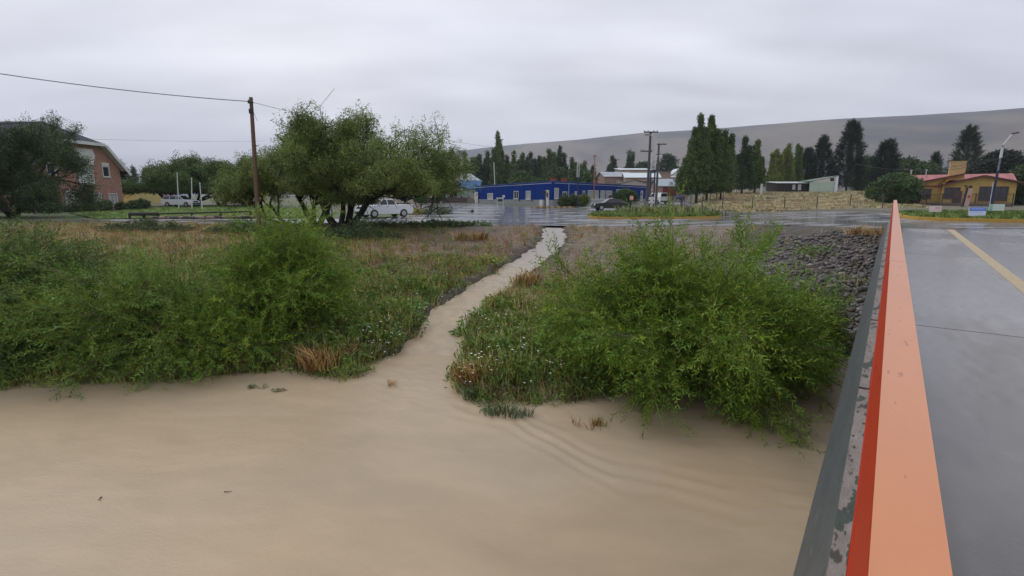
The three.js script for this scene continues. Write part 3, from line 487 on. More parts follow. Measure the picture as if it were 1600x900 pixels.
// ------------------------------------------------------------------ herbs and grasses of the bank
function tuftG(seed, n, h, w, spread, curl = 0.5) {
  const r = rng(seed), pos = [], nor = [], idx = [], uv = [];
  for (let i = 0; i < n; i++) {
    const a = r() * 6.28, q = spread * Math.sqrt(r()), bx = Math.cos(a) * q * 0.5, bz = Math.sin(a) * q * 0.5, H = h * (0.55 + 0.6 * r()), lx = Math.cos(a) * curl * H * r(), lz = Math.sin(a) * curl * H * r(), sa = r() * 3.14, sx = Math.cos(sa) * w, sz = Math.sin(sa) * w, b = pos.length / 3;
    for (const [t, k] of [[0, 1], [0.55, 0.75], [1, 0]]) { const px = bx + lx * t * t, pz = bz + lz * t * t, py = H * t * (1 - 0.12 * t); pos.push(px - sx * k, py, pz - sz * k, px + sx * k, py, pz + sz * k); for (let e = 0; e < 2; e++) { nor.push(Math.cos(a) * 0.3, 0.9, Math.sin(a) * 0.3); uv.push(0, 0); } }
    idx.push(b, b + 1, b + 2, b + 1, b + 3, b + 2, b + 2, b + 3, b + 4);
  }
  const g = new THREE.BufferGeometry(); g.setAttribute('position', new THREE.Float32BufferAttribute(pos, 3)); g.setAttribute('normal', new THREE.Float32BufferAttribute(nor, 3)); g.setAttribute('uv', new THREE.Float32BufferAttribute(uv, 2)); g.setIndex(idx); return g;
}
{
  const grass = tuftG(1, 14, 0.34, 0.006, 0.22, 0.8), dry = tuftG(2, 16, 0.36, 0.0035, 0.24, 0.6), herb = leafBall(4, 20, 0.15, 0.11, 0.032, 0.75), sorrel = mrg([tuftG(6, 8, 0.30, 0.003, 0.16, 0.5), leafBall(7, 16, 0.14, 0.045, 0.02, 1).translate(0, 0.22, 0)]);
  const gi = [], di = [], hi = [], ri = [], fl = [], r = rng(91), Q = () => new THREE.Quaternion().setFromEuler(new THREE.Euler((r() - 0.5) * 0.35, r() * 6.28, (r() - 0.5) * 0.35));
  const put1 = (f) => { // f metres ahead; denser near
    const x = (r() * 2 - 1) * (f * 1.02 + 1.5); const z = -f, e = roadEdge(x), b = bankEdge(x); if (f > e - 0.2 || f < b - 0.05) return; if (x > e * 0.75) return;
    const n = bridgeN(x, z); if (n > -0.3) return; const [d, k] = runDist(x, z); if (d < runHalf(k) + 0.06 || (f > 13 && d < runHalf(k) + 0.5 && r() < 0.7)) return;
    const stones = sm(-5.6, -3.6, n) * (f > 10 ? 1 : 0.4); if (r() < stones * 0.93) return;
    const w = veg(x, z), p = new V3(x, land(x, z) - 0.015, z), far = clamp((f - 10) / 26), u = r(), low = f < b + 0.5 ? 0.7 : 1;
    if (u < w.bare * 1.15) { if (r() < 0.12) di.push({ p, q: Q(), s: 0.35 + 0.4 * r(), c: tint(r, 0.3, 0.2) }); return; }
    const v = r() * (w.green + w.red + w.gold);
    if (v < w.green) { const tall = low * (1 - 0.35 * far) * (0.75 + 0.6 * sm(-0.3, 0.4, N3(x * 0.9, z * 0.9, 77))); if (r() < 0.45) hi.push({ p: p.add(new V3(0, 0.06 + 0.16 * r() * tall, 0)), q: Q(), s: (0.75 + 0.75 * r()) * tall, c: tint(r, 0.35, 0.3).multiply(r() < 0.2 ? C(0.75, 0.95, 1.2) : C(1, 1, 1)) }); else gi.push({ p, q: Q(), s: new V3(1.1, (0.7 + 0.8 * r()) * tall, 1.1), c: tint(r, 0.35, 0.75) }); if (f < 21 && r() < 0.012) fl.push({ p: new V3(x, land(x, z) + 0.24 + 0.22 * r(), z), q: Q(), s: 0.8 + 0.5 * r(), c: C(1, 1, 0.97) }); }
    else if (r() < 0.42) return; else if (v < w.green + w.red) ri.push({ p, q: Q(), s: 0.55 + 0.45 * r(), c: tint(r, 0.35, 0.2) });
    else di.push({ p, q: Q(), s: new V3(1, 0.5 + 0.7 * r(), 1), c: tint(r, 0.3, 0.15).multiply(r() < 0.25 ? C(1.0, 0.68, 0.45) : C(1, 1, 1)) });
  };
  for (let k = 0; k < 62000; k++) put1(8.2 + 28.3 * Math.pow(r(), 1.25));
  for (const [px, py, n, sp] of [[655, 500, 16, 0.5], [600, 535, 26, 0.5], [590, 560, 16, 0.4], [760, 590, 26, 0.5], [780, 520, 22, 0.5], [800, 560, 20, 0.4], [850, 595, 12, 0.4], [835, 500, 14, 0.6], [690, 480, 10, 0.5], [560, 500, 14, 0.6], [650, 440, 14, 1.2], [720, 515, 12, 0.4]]) { const c = ground(px, py); for (let k = 0; k < n; k++) { const x = c.x + (r() - 0.5) * 2 * sp, z = c.z + (r() - 0.5) * 2 * sp; fl.push({ p: new V3(x, land(x, z) + 0.2 + 0.25 * r(), z), q: Q(), s: 0.9 + 0.5 * r(), c: C(1, 1, 0.97) }); } }
  tag(scatter('green_grass', grass, leafMat([0.28, 0.32, 0.07], 0.75), gi), 'green grass growing over the river bank', 'grass');
  tag(scatter('dry_grass', dry, leafMat([0.48, 0.35, 0.16], 0.85), di), 'dry golden grass on the river bank', 'grass');
  tag(scatter('leafy_weeds', herb, leafMat([0.175, 0.25, 0.05], 0.7), hi), 'leafy green weeds among the bank grass', 'weeds');
  tag(scatter('red_weeds', sorrel, leafMat([0.36, 0.18, 0.08], 0.85), ri), 'reddish brown seeding weeds across the middle of the bank', 'weeds');
  const petals = []; for (let k = 0; k < 8; k++) { const a = k / 8 * 6.283; petals.push([new V3(), new V3(Math.cos(a), 0.25, Math.sin(a)), 0.022, 0.011, 0]); }
  tag(scatter('daisies', mrg([leafG(petals)]), leafMat([0.78, 0.78, 0.74], 0.7), fl), 'small white daisies scattered over the bank', 'flowers');
}
{ // separate clumps: drift in the shallows, tussocks, weeds at the road
  const r = rng(222);
  const clump = (name, label, cat, px, py, o, group) => {
    const p = o.water ? onLevel(px, py, WATER + 0.005) : ground(px, py), t = thing(name, label, cat, p, 0, group), items = [], items2 = [], Q = () => new THREE.Quaternion().setFromEuler(new THREE.Euler((r() - 0.5) * 0.5, r() * 6.28, (r() - 0.5) * 0.5));
    for (let k = 0; k < o.n; k++) { const a = r() * 6.28, d = Math.sqrt(r()); items.push({ p: new V3(Math.cos(a) * d * o.rx, (o.h || 0) * r() * (1 - d), Math.sin(a) * d * o.rz), q: Q(), s: o.s * (0.7 + 0.6 * r()), c: tint(r, 0.3, 0.25) }); }
    scatter('foliage', o.geo, o.mat, items, t); return t;
  };
  const G = tuftG(31, 14, 0.34, 0.007, 0.22, 0.9), H = leafBall(34, 22, 0.16, 0.12, 0.03, 0.8), green = leafMat([0.10, 0.155, 0.05], 0.7), gold = leafMat([0.44, 0.29, 0.11], 0.85), rust = leafMat([0.42, 0.235, 0.07], 0.85), bright = leafMat([0.14, 0.24, 0.05], 0.7), pale = leafMat([0.33, 0.34, 0.10], 0.8);
  clump('drowned_weed', 'largest half drowned clump of weeds below the runnel mouth', 'weeds', 795, 648, { water: 1, n: 26, rx: 0.42, rz: 0.16, s: 0.6, geo: G, mat: green }, 'weeds in the shallows');
  clump('drowned_weed', 'half drowned leafy clump just left of the largest one below the runnel mouth', 'weeds', 768, 642, { water: 1, n: 10, rx: 0.14, rz: 0.1, s: 0.7, geo: H, mat: green }, 'weeds in the shallows');
  clump('drowned_weed', 'half drowned grassy tussock nearest the right bank of the runnel mouth', 'weeds', 752, 622, { water: 1, n: 22, rx: 0.3, rz: 0.14, s: 0.7, geo: G, mat: green }, 'weeds in the shallows');
  clump('drowned_weed', 'small drowned weed below the left bank, left one of the pair', 'weeds', 400, 606, { water: 1, n: 12, rx: 0.16, rz: 0.06, s: 0.38, geo: H, mat: green }, 'weeds in the shallows');
  clump('drowned_weed', 'small drowned weed below the left bank, right one of the pair', 'weeds', 434, 611, { water: 1, n: 9, rx: 0.12, rz: 0.05, s: 0.36, geo: H, mat: green }, 'weeds in the shallows');
  clump('drowned_weed', 'faint drowned twigs and weed under the left side of the big willow', 'weeds', 925, 665, { water: 1, n: 10, rx: 0.3, rz: 0.12, s: 0.45, geo: G, mat: rust }, 'weeds in the shallows');
  clump('drowned_weed', 'tiny drowned sprig standing at the runnel mouth', 'weeds', 614, 603, { water: 1, n: 4, rx: 0.05, rz: 0.04, s: 0.5, geo: G, mat: rust }, 'weeds in the shallows');
  clump('grass_tussock', 'rusty orange grass tussock at the waterline left of the runnel', 'grass', 512, 572, { n: 34, rx: 0.55, rz: 0.35, s: 1.2, geo: G, mat: rust }, 'tussocks on the bank');
  clump('grass_tussock', 'rusty orange grass tussock at the waterline right of the runnel', 'grass', 740, 596, { n: 30, rx: 0.32, rz: 0.25, s: 1.0, geo: G, mat: rust }, 'tussocks on the bank');
  clump('grass_tussock', 'round golden tussock by the puddle near the road', 'grass', 735, 374, { n: 60, rx: 0.9, rz: 0.6, s: 1.3, geo: G, mat: gold }, 'tussocks on the bank');
  clump('grass_tussock', 'golden tussock on the right bank halfway up the runnel', 'grass', 822, 446, { n: 26, rx: 0.4, rz: 0.4, s: 1.2, geo: G, mat: gold }, 'tussocks on the bank');
  clump('leafy_weed', 'bright leafy weed leaning into the runnel from its right bank', 'weeds', 722, 526, { n: 16, rx: 0.22, rz: 0.18, h: 0.25, s: 1.1, geo: H, mat: bright }, 'leafy weeds on the bank');
  clump('leafy_weed', 'grey green leafy weed on the left bank above the bend', 'weeds', 765, 412, { n: 26, rx: 0.6, rz: 0.5, h: 0.45, s: 1.5, geo: H, mat: pale }, 'leafy weeds on the bank');
  clump('leafy_weed', 'tall green weed on the right bank by the dirt patch', 'weeds', 860, 455, { n: 20, rx: 0.5, rz: 0.4, h: 0.35, s: 1.3, geo: H, mat: bright }, 'leafy weeds on the bank');
  clump('leafy_weed', 'green weed clump at the road edge above the golden tussock', 'weeds', 745, 353, { n: 30, rx: 1.2, rz: 0.5, h: 0.3, s: 1.6, geo: H, mat: bright }, 'leafy weeds on the bank');
  clump('leafy_weed', 'green weed growing among the embankment stones', 'weeds', 1275, 395, { n: 26, rx: 0.7, rz: 0.6, h: 0.4, s: 1.3, geo: H, mat: bright }, 'leafy weeds on the bank');
  clump('leafy_weed', 'yellow grass growing at the top of the stones by the bridge kerb', 'weeds', 1362, 366, { n: 50, rx: 0.9, rz: 0.7, s: 1.0, geo: G, mat: gold }, 'leafy weeds on the bank');
  clump('yellow_shrub', 'yellowish low shrub on the wet road behind the pickup', 'shrub', 646, 334, { n: 60, rx: 1.3, rz: 0.9, h: 1.0, s: 2.2, geo: H, mat: leafMat([0.42, 0.36, 0.09], 0.8) });
  clump('roadside_shrub', 'grey green sprawling shrub on the wet road beyond the pickup', 'shrub', 680, 334, { n: 70, rx: 2.0, rz: 1.0, h: 1.5, s: 2.3, geo: H, mat: leafMat([0.13, 0.17, 0.09], 0.8) });
  // weeds at the foot of the big tree
  for (const [px, py, rx, h, label] of [[565, 372, 2.3, 1.2, 'dark shrub at the foot of the right hand trunk'], [600, 356, 3.2, 0.6, 'weed bank along the road below the pickup'], [385, 366, 2.6, 1.0, 'brown green shrub around the foot of the wooden pole'], [455, 362, 2.5, 0.8, 'low shrub below the middle trunk of the big tree'], [690, 354, 2.2, 0.4, 'grassy weed patch on the road edge right of the pickup'], [230, 360, 3.0, 0.7, 'low green shrub on the dry strip before the lawn']])
    clump('bank_shrub', label, 'shrub', px, py, { n: 150, rx, rz: 0.9, h, s: 1.7, geo: H, mat: leafMat([0.085, 0.125, 0.05], 0.8) }, 'low shrubs under the big trees');
  // floating bits
  const bark = mat([0.08, 0.06, 0.04], 0.7); let p = onLevel(356, 768, WATER + 0.01); let t = put('driftwood', taper([new V3(-0.045, 0, 0), new V3(0, 0.004, 0.01), new V3(0.045, 0, -0.01)], 0.006, 0.003, 5), bark); t.position.copy(p); tag(t, 'small floating stick in the middle of the river', 'driftwood');
  p = onLevel(158, 779, WATER + 0.008); t = put('floating_leaf', leafBall(9, 4, 0.012, 0.035, 0.02, 0.2), mat([0.07, 0.05, 0.03], 0.7, { side: THREE.DoubleSide })); t.position.copy(p); tag(t, 'dark leaf floating on the river at lower left', 'leaf');
}

// ------------------------------------------------------------------ trees
const ballFine = [leafBall(51, 26, 0.30, 0.13, 0.040), leafBall(52, 24, 0.27, 0.12, 0.036)], ballBroad = [leafBall(53, 22, 0.42, 0.26, 0.12), leafBall(54, 20, 0.38, 0.24, 0.13)], tufts = [needleTuft(55, 22, 0.6), needleTuft(56, 18, 0.55)];
// spreading tree: limbs fork from low trunks, leaf clumps hang on the twigs of every limb end
function spreadingTree(name, label, base, o) {
  const r = rng(o.seed), t = thing(name, label, 'tree', base, 0, o.group), wood = [], sets = [[], []], trunkPts = [];
  const grow = (p, d, L, rad, depth) => {
    const pts = [p.clone()]; let q = p.clone(), dir = d.clone(); const seg = 4;
    for (let k = 1; k <= seg; k++) { dir.add(rnd3(r).multiplyScalar(0.22)).add(new V3(0, depth < 2 ? 0.05 : -0.02, 0)).normalize(); q = q.clone().addScaledVector(dir, L / seg); pts.push(q); }
    wood.push(taper(pts, rad, rad * 0.6, depth < 2 ? 7 : 4));
    if (depth >= o.depth) { leaves(pts, L); return; }
    if (depth >= o.depth - 1) leaves(pts.slice(2), L * 0.8);
    const nk = depth < 2 ? 3 : 3 + Math.floor(r() * 2);
    for (let k = 0; k < nk; k++) { const nd = dir.clone().add(rnd3(r).multiplyScalar(o.fork)).add(new V3(0, 0.08, 0)); nd.x *= o.flat || 1.15; nd.z *= o.flat || 1.15; grow(pts[k === 0 ? 4 : 2 + Math.floor(r() * 3)], nd.normalize(), L * (0.66 + 0.22 * r()), rad * 0.58, depth + 1); }
  };
  const leaves = (pts, L) => { for (let k = 0; k < o.leaf; k++) { const u = r() * (pts.length - 1), i = Math.floor(u), p = pts[i].clone().lerp(pts[Math.min(i + 1, pts.length - 1)], u - i).add(rnd3(r).multiplyScalar(o.puff * Math.pow(r(), 0.6))); if (p.y < o.skirt) p.y = o.skirt + r() * 0.6; const g = N3(p.x * 0.5 + o.seed, p.y * 0.6, p.z * 0.5); sets[k % 2].push({ p, q: aim(rnd3(r), r), s: o.size * (0.7 + 0.6 * r()), c: tint(r, 0.22, 0.25).multiplyScalar(1 + 0.5 * g) }); } };
  for (const [dx, dz, tx, ty, tz, L, rad] of o.trunks) { const root = new V3(dx, -0.15, dz), d = new V3(tx, ty, tz).normalize(); grow(root, d, L, rad, 0); }
  put('trunk', mrg(wood), o.bark || barkDark, t); sets.forEach((s, i) => scatter('crown', ballFine[i], o.mat, s, t)); return t;
}
const olive = leafMat([0.17, 0.225, 0.055]), olive2 = leafMat([0.10, 0.165, 0.045]), dark = leafMat([0.07, 0.11, 0.04]);
const treeAt = (px, f) => { const p = at(px, f); p.y = land(p.x, p.z); return p; };
spreadingTree('roadside_tree', 'wide leaning tree with forked dark trunks beside the white pickup', treeAt(530, 34), { seed: 203, depth: 4, trunks: [[-0.1, 0, -0.9, 1, 0.1, 2.5, 0.26], [0.2, 0, 0.75, 1, -0.2, 2.6, 0.24], [0.3, 0, 1.15, 0.92, 0.3, 3.3, 0.22], [0.3, 0, 0.9, 1, -0.3, 2.9, 0.18], [0, 0.1, 0.1, 1, 0.5, 2.4, 0.2]], fork: 0.85, leaf: 12, puff: 0.66, size: 1.0, skirt: 2.2, mat: olive }).scale.setScalar(1.06);
spreadingTree('roadside_tree', 'multi stemmed tree left of the widest tree, behind the wooden pole', treeAt(492, 36), { seed: 207, depth: 4, trunks: [[0, 0, -0.85, 1, 0, 2.4, 0.24], [0.1, 0, 0.35, 1, 0.2, 2.3, 0.22], [-0.1, 0, -0.3, 1, -0.5, 2.3, 0.18]], fork: 0.85, leaf: 12, puff: 0.6, size: 1.0, skirt: 1.6, mat: olive });
spreadingTree('roadside_tree', 'leaning small tree whose stem slants toward the wooden pole', treeAt(446, 36), { seed: 211, depth: 4, trunks: [[0, 0, -1.3, 0.75, 0.1, 2.0, 0.17], [0, 0, -0.5, 1, 0.2, 1.9, 0.13]], fork: 0.85, leaf: 11, puff: 0.55, size: 0.95, skirt: 1.0, mat: olive });
spreadingTree('garden_tree', 'big dark tree hiding the left half of the brick house', treeAt(15, 45), { seed: 221, depth: 4, trunks: [[0, 0, -0.4, 1, 0, 3.0, 0.3], [0.2, 0, 0.4, 1, 0.1, 3.3, 0.26], [0, 0.1, 0, 1, 0.5, 3.0, 0.22], [0, 0.1, 0.8, 0.7, 0.1, 2.9, 0.2], [0, 0, -1, 0.8, 0.2, 2.6, 0.2], [0.1, 0, 1, 0.45, 0.2, 2.3, 0.18]], fork: 0.85, leaf: 15, puff: 0.75, size: 1.25, skirt: 0.6, mat: dark });
[[262, 76, 231, 'rounded tree over the white car, leftmost of the far left grove'], [305, 78, 232, 'rounded tree behind the flagpoles, middle of the far left grove'], [345, 80, 233, 'rounded tree with visible trunks, right of the flagpoles'], [385, 74, 234, 'rounded tree of the grove closest to the wooden pole']].forEach(([px, f, seed, label]) => spreadingTree('grove_tree', label, treeAt(px, f), { seed, depth: 3, trunks: [[-0.2, 0, -0.6, 1, 0, 2.6, 0.26], [0.2, 0, 0.6, 1, 0.2, 2.6, 0.24], [0, 0, 0.05, 1, -0.3, 2.8, 0.22]], fork: 0.9, flat: 1.3, leaf: 46, puff: 1.25, size: 1.9, skirt: 2.2, mat: olive2, group: 'grove beyond the lawn' }));

// column of leaf clumps: poplars, conifers, round shrubs
function columnTree(name, label, base, o) {
  const r = rng(o.seed), t = thing(name, label, o.cat || 'tree', base, 0, o.group), sets = [[], []], g = o.kind === 'pine' ? tufts : ballBroad, wood = [];
  wood.push(taper([new V3(0, -0.2, 0), new V3(0.05, o.h * 0.4, 0), new V3(0, o.h * 0.93, 0)], Math.max(0.12, o.h * 0.016), 0.03, 6));
  const spires = o.spires || (o.kind ? [[0, 0, 1, 1]] : Array.from({ length: 6 }, (_, k) => k ? [Math.cos(k * 1.3 + o.seed) * o.w * 0.5, Math.sin(k * 1.3 + o.seed) * o.w * 0.5, 0.62 + 0.33 * r(), 0.5] : [0, 0, 1, 0.6]));
  for (const [sx, sz, sh, sw] of spires) for (let k = 0; k < o.n / spires.length; k++) {
    let u = r(); let rad, y, dir;
    if (o.kind === 'pine') { const lay = o.layers || 11, j = Math.floor(u * lay), v = (j + 0.95 * r()) / lay, a = (j * 2.1 + Math.floor(r() * 6) * 1.05 + (r() - 0.5) * 0.5), rr = Math.pow(1 - v, 0.75) * (0.72 + 0.75 * N3(j * 3.1, a * 0.9, o.seed)); y = o.skirt + (o.h * sh - o.skirt) * v; rad = rr * o.w * sw * Math.sqrt(r()); dir = new V3(Math.cos(a) * rad, 0, Math.sin(a) * rad); y += rad * 0.12 - 0.15; }
    else { const v = Math.pow(u, 0.85), a = r() * 6.283, prof = o.kind === 'round' ? Math.sqrt(Math.max(0, 1 - Math.pow(2 * v - 1, 2))) * (0.9 + 0.2 * r()) : Math.pow(Math.sin(Math.PI * Math.pow(Math.min(0.995, v * 0.97 + 0.03), 0.55)), 0.8) * (v > 0.45 ? Math.pow((1 - v) / 0.55, 0.75) : 1) * (1 + 0.3 * N3(v * 7 + sx * 3, o.seed, 1)); const lump = 1 + 0.75 * N3(Math.cos(a) * 1.8 + o.seed, v * o.h * 0.55, Math.sin(a) * 1.8); y = o.skirt + (o.h * sh - o.skirt) * v; rad = prof * lump * o.w * sw * Math.pow(r(), 0.42); dir = new V3(Math.cos(a) * rad, 0, Math.sin(a) * rad); }
    const p = new V3(sx + dir.x, y, sz + dir.z).add(rnd3(r).multiplyScalar(0.12 * o.size)); const q = aim(o.kind === 'pine' ? dir.clone().add(new V3(0, 0.45 * rad + 0.2, 0)) : rnd3(r), r);
    sets[k % 2].push({ p, q, s: o.size * (0.7 + 0.6 * r()), c: tint(r, 0.25, 0.2).multiplyScalar(1 + 0.4 * N3(p.x * 0.5, p.y * 0.4, p.z * 0.5 + o.seed)) });
  }
  put('trunk', mrg(wood), barkDark, t); sets.forEach((s, i) => scatter('crown', g[i], o.mat, s, t)); return t;
}
const poplarM = leafMat([0.10, 0.155, 0.045]), poplarY = leafMat([0.16, 0.20, 0.05]), pineM = leafMat([0.030, 0.048, 0.030], 0.8), shrubM = leafMat([0.065, 0.115, 0.035]), poplarD = leafMat([0.05, 0.085, 0.04]);
const tall = (py0, py1, f) => (py1 - py0) * f / 826;
let sd = 400;
const col = (name, label, px, f, topPy, w, o = {}) => { const b = treeAt(px, f); const h = up(topPy, f) - b.y; return columnTree(name, label, b, { seed: sd++, h, w, n: o.n || 900, size: o.size || 1.5, skirt: o.skirt ?? 0.8, mat: o.mat || poplarM, ...o }); };
// near poplar clump right of the power poles
col('poplar_tree', 'tallest poplar beside the power poles, its left spire', 1088, 88, 184, 2.5, { n: 2600, size: 1.05, spires: [[0, 0, 1, 0.75], [-1.4, 0.5, 0.72, 0.7], [-2.0, 0, 0.5, 0.7], [0.7, 0.5, 0.85, 0.6], [-0.6, -0.6, 0.86, 0.6]], skirt: 1.6 });
col('poplar_tree', 'tall poplar in the big clump, its second spire', 1104, 90, 186, 2.5, { n: 2600, size: 1.05, spires: [[0, 0, 1, 0.75], [1.1, 0.4, 0.84, 0.7], [-0.8, 0.5, 0.8, 0.6], [0.5, -0.6, 0.92, 0.6]], skirt: 1.6 });
col('poplar_tree', 'poplar on the right flank of the big clump', 1126, 89, 207, 2.3, { n: 2000, size: 1.05, skirt: 1.4 });
col('poplar_tree', 'dark poplar just right of the big clump', 1158, 104, 217, 2.0, { n: 1500, size: 1.15, mat: poplarD, skirt: 1.2 });
col('poplar_tree', 'second dark poplar right of the big clump', 1178, 106, 222, 1.9, { n: 1500, size: 1.15, skirt: 1.2 });
col('poplar_tree', 'yellow green poplar left of the white goal frame', 1208, 128, 236, 1.9, { n: 1400, size: 1.2, mat: poplarY });
col('poplar_tree', 'yellow green poplar above the dark shed roof', 1226, 130, 227, 1.9, { n: 1400, size: 1.2, mat: poplarY });
col('poplar_tree', 'slim poplar between the yellow ones and the pines', 1240, 133, 228, 1.6, { n: 1200, size: 1.2 });
// conifers
col('pine_tree', 'tallest dark pine behind the pale green shed wall', 1321, 132, 199, 5.2, { kind: 'pine', n: 1700, size: 2.3, mat: pineM, skirt: 0.6, layers: 10 });
col('pine_tree', 'middle dark pine left of the tallest one', 1279, 138, 221, 3.8, { kind: 'pine', n: 1200, size: 2.2, mat: pineM, skirt: 1, layers: 9 });
col('pine_tree', 'small dark pine at the left end of the pine group', 1257, 136, 239, 3.2, { kind: 'pine', n: 900, size: 2.1, mat: pineM, skirt: 1, layers: 8 });
col('pine_tree', 'dark ragged pine behind the round hedge bush', 1378, 122, 228, 4.4, { kind: 'pine', n: 1300, size: 2.3, mat: pineM, skirt: 0.5, layers: 7 });
col('pine_tree', 'dark pine behind the chimney block of the yellow house', 1501, 128, 206, 4.6, { kind: 'pine', n: 1400, size: 2.2, mat: leafMat([0.04, 0.066, 0.035], 0.8), skirt: 1, layers: 10 });
col('pine_tree', 'small dark tree behind the left chimney pipes', 1455, 140, 245, 2.4, { kind: 'pine', n: 700, size: 2, mat: pineM, skirt: 1 });
col('pine_tree', 'bushy dark tree behind the right end of the yellow house', 1556, 100, 241, 4.2, { kind: 'round', n: 900, size: 2.0, mat: leafMat([0.03, 0.045, 0.03], 0.8), skirt: 2 });
// shrubs and hedges
col('hedge_bush', 'big round bush left of the yellow house behind the rail end', 1398, 74, 275, 2.9, { kind: 'round', n: 1700, size: 1.1, mat: shrubM, skirt: 0.1, cat: 'bush' });
col('hedge_bush', 'tall clipped bush at the right edge by the yellow house', 1606, 76, 258, 2.6, { kind: 'round', n: 1500, size: 1.1, mat: dark, skirt: 0.1, cat: 'bush' });
[[1350, 140, 250], [1412, 142, 252], [1435, 138, 258], [1530, 140, 262]].forEach(([px, f, py], i) => col('garden_tree', ['green tree right of the tallest pine', 'green tree right of the ragged pine', 'low green tree behind the pink roof', 'green tree between the chimney pine and the lamp post'][i], px, f, py, 4.0, { kind: 'round', n: 800, size: 2.2, mat: shrubM, skirt: 0.3, group: 'trees behind the yellow house' }));
// poplar wood behind the blue building
{
  const r = rng(77), list = [[716, 246], [727, 240], [738, 247], [750, 243], [762, 239], [778, 209], [792, 244], [803, 239], [816, 242], [829, 240], [842, 246], [857, 235], [874, 230], [893, 248], [912, 254], [925, 260], [706, 236], [696, 238], [684, 240], [884, 258], [768, 250], [848, 256]];
  const order = list.map((e, i) => i).filter((i) => i !== 5).sort((a, b) => list[a][0] - list[b][0]), ord = ['first', 'second', 'third', 'fourth', 'fifth', 'sixth', 'seventh', 'eighth', 'ninth', 'tenth'];
  const poplarName = (i) => { const k = order.indexOf(i); return k < 10 ? ord[k] + ' dark poplar from the left in the wood behind the blue building' : 'dark poplar, ' + (k === 20 ? 'outermost one' : k === 10 ? 'eleventh' : ord[20 - k] + ' from the right') + ' in the wood behind the blue building'; };
  list.forEach(([px, py], i) => col('poplar_tree', i === 5 ? 'tall lone poplar spire above the wood behind the blue building' : poplarName(i), px, 165 + r() * 25, py, 2.6 + r() * 1.2, { n: 900, size: 1.7, mat: r() < 0.3 ? poplarM : poplarD, skirt: 0.3, group: i === 5 ? undefined : 'poplars in the wood behind the blue building' }));
  [[955, 210, 245], [981, 215, 237], [872, 150, 266], [815, 148, 272], [900, 148, 268], [1004, 200, 256], [1040, 205, 244]].forEach(([px, f, py], i) => col('poplar_tree', ['small pointed tree behind the beige houses, left', 'taller pointed tree behind the beige houses', 'pale bushy tree over the red chimneys', 'pale bushy tree above the blue roofline left of the red chimneys', 'low tree behind the orange pole', 'bushy tree behind the beige houses left of the power pole', 'dark tree right of the second power pole'][i], px, f, py, [2.4, 2.8, 4, 4, 4, 5, 5][i], { n: 520, size: 2.3, mat: i < 2 || i > 4 ? poplarD : shrubM, skirt: 0.3, kind: i < 2 ? undefined : 'round' }));
}
// trees at far left behind the brick house
col('conifer_tree', 'dark conifer behind the right corner of the brick house', 186, 92, 262, 3.6, { kind: 'pine', n: 900, size: 2, mat: pineM, skirt: 0.5 });
col('conifer_tree', 'thin distant conifer left of the grove', 212, 130, 266, 1.2, { kind: 'pine', n: 300, size: 1.8, mat: poplarD, skirt: 0.5 });
[[100, 330], [124, 328], [143, 326], [166, 323], [178, 322], [196, 324]].forEach(([px, py], i) => { const p = hit(px, py, town), q = new V3(-46.4 + 0.15 * i, 0, [-54.5, -56.8, -58.8, -61.2, -62.8, -64.2][i]); q.y = town(q.x, q.z); columnTree('foundation_shrub', ['low shrub under the leftmost ground floor window of the brick house', 'low shrub right of the leftmost ground floor window', 'low shrub under the middle ground floor window', 'dark shrub under the right ground floor window', 'dark shrub at the brick house corner', 'low dark shrub past the brick house corner'][i], q, { seed: 600 + i, h: 0.55 + 0.2 * (i % 3), w: 0.6, n: 220, size: 0.7, skirt: 0.02, kind: 'round', mat: dark, cat: 'shrub', group: 'shrubs along the brick house' }); });
// hedge and yard plants before the blue building
[[882, 318.5, 1.5], [895, 319, 1.5], [910, 317, 1.6]].forEach(([px, py, h], i) => { const p = at(px, 76.5 + i * 1.5); p.y = town(p.x, p.z); columnTree('hedge_bush', ['clipped dark hedge block nearest the white door of the blue building', 'middle clipped hedge block before the blue building', 'yellow green yard bush before the blue building'][i], p, { seed: 640 + i, h, w: 0.8, n: 380, size: 0.7, skirt: 0.02, kind: 'round', mat: i < 2 ? dark : poplarY, cat: 'hedge' }); });
col('hedge_bush', 'round green bush behind the white car at the blue building', 978, 96, 298, 1.9, { kind: 'round', n: 500, size: 1.0, mat: shrubM, skirt: 0.1, cat: 'bush' });
col('street_sapling', 'small dark street tree beside the wet road before the cream house', 657, 70, 308, 0.75, { kind: 'round', n: 200, size: 0.8, mat: dark, skirt: 1.0 });
col('garden_tree', 'small leafy tree in front of the pale green house', 686, 98, 293, 1.1, { kind: 'round', n: 200, size: 1.1, mat: olive2, skirt: 0.6 });
col('garden_tree', 'round dark tree in front of the cream house', 632, 94, 302, 1.2, { kind: 'round', n: 320, size: 1.2, mat: dark, skirt: 0.9 });

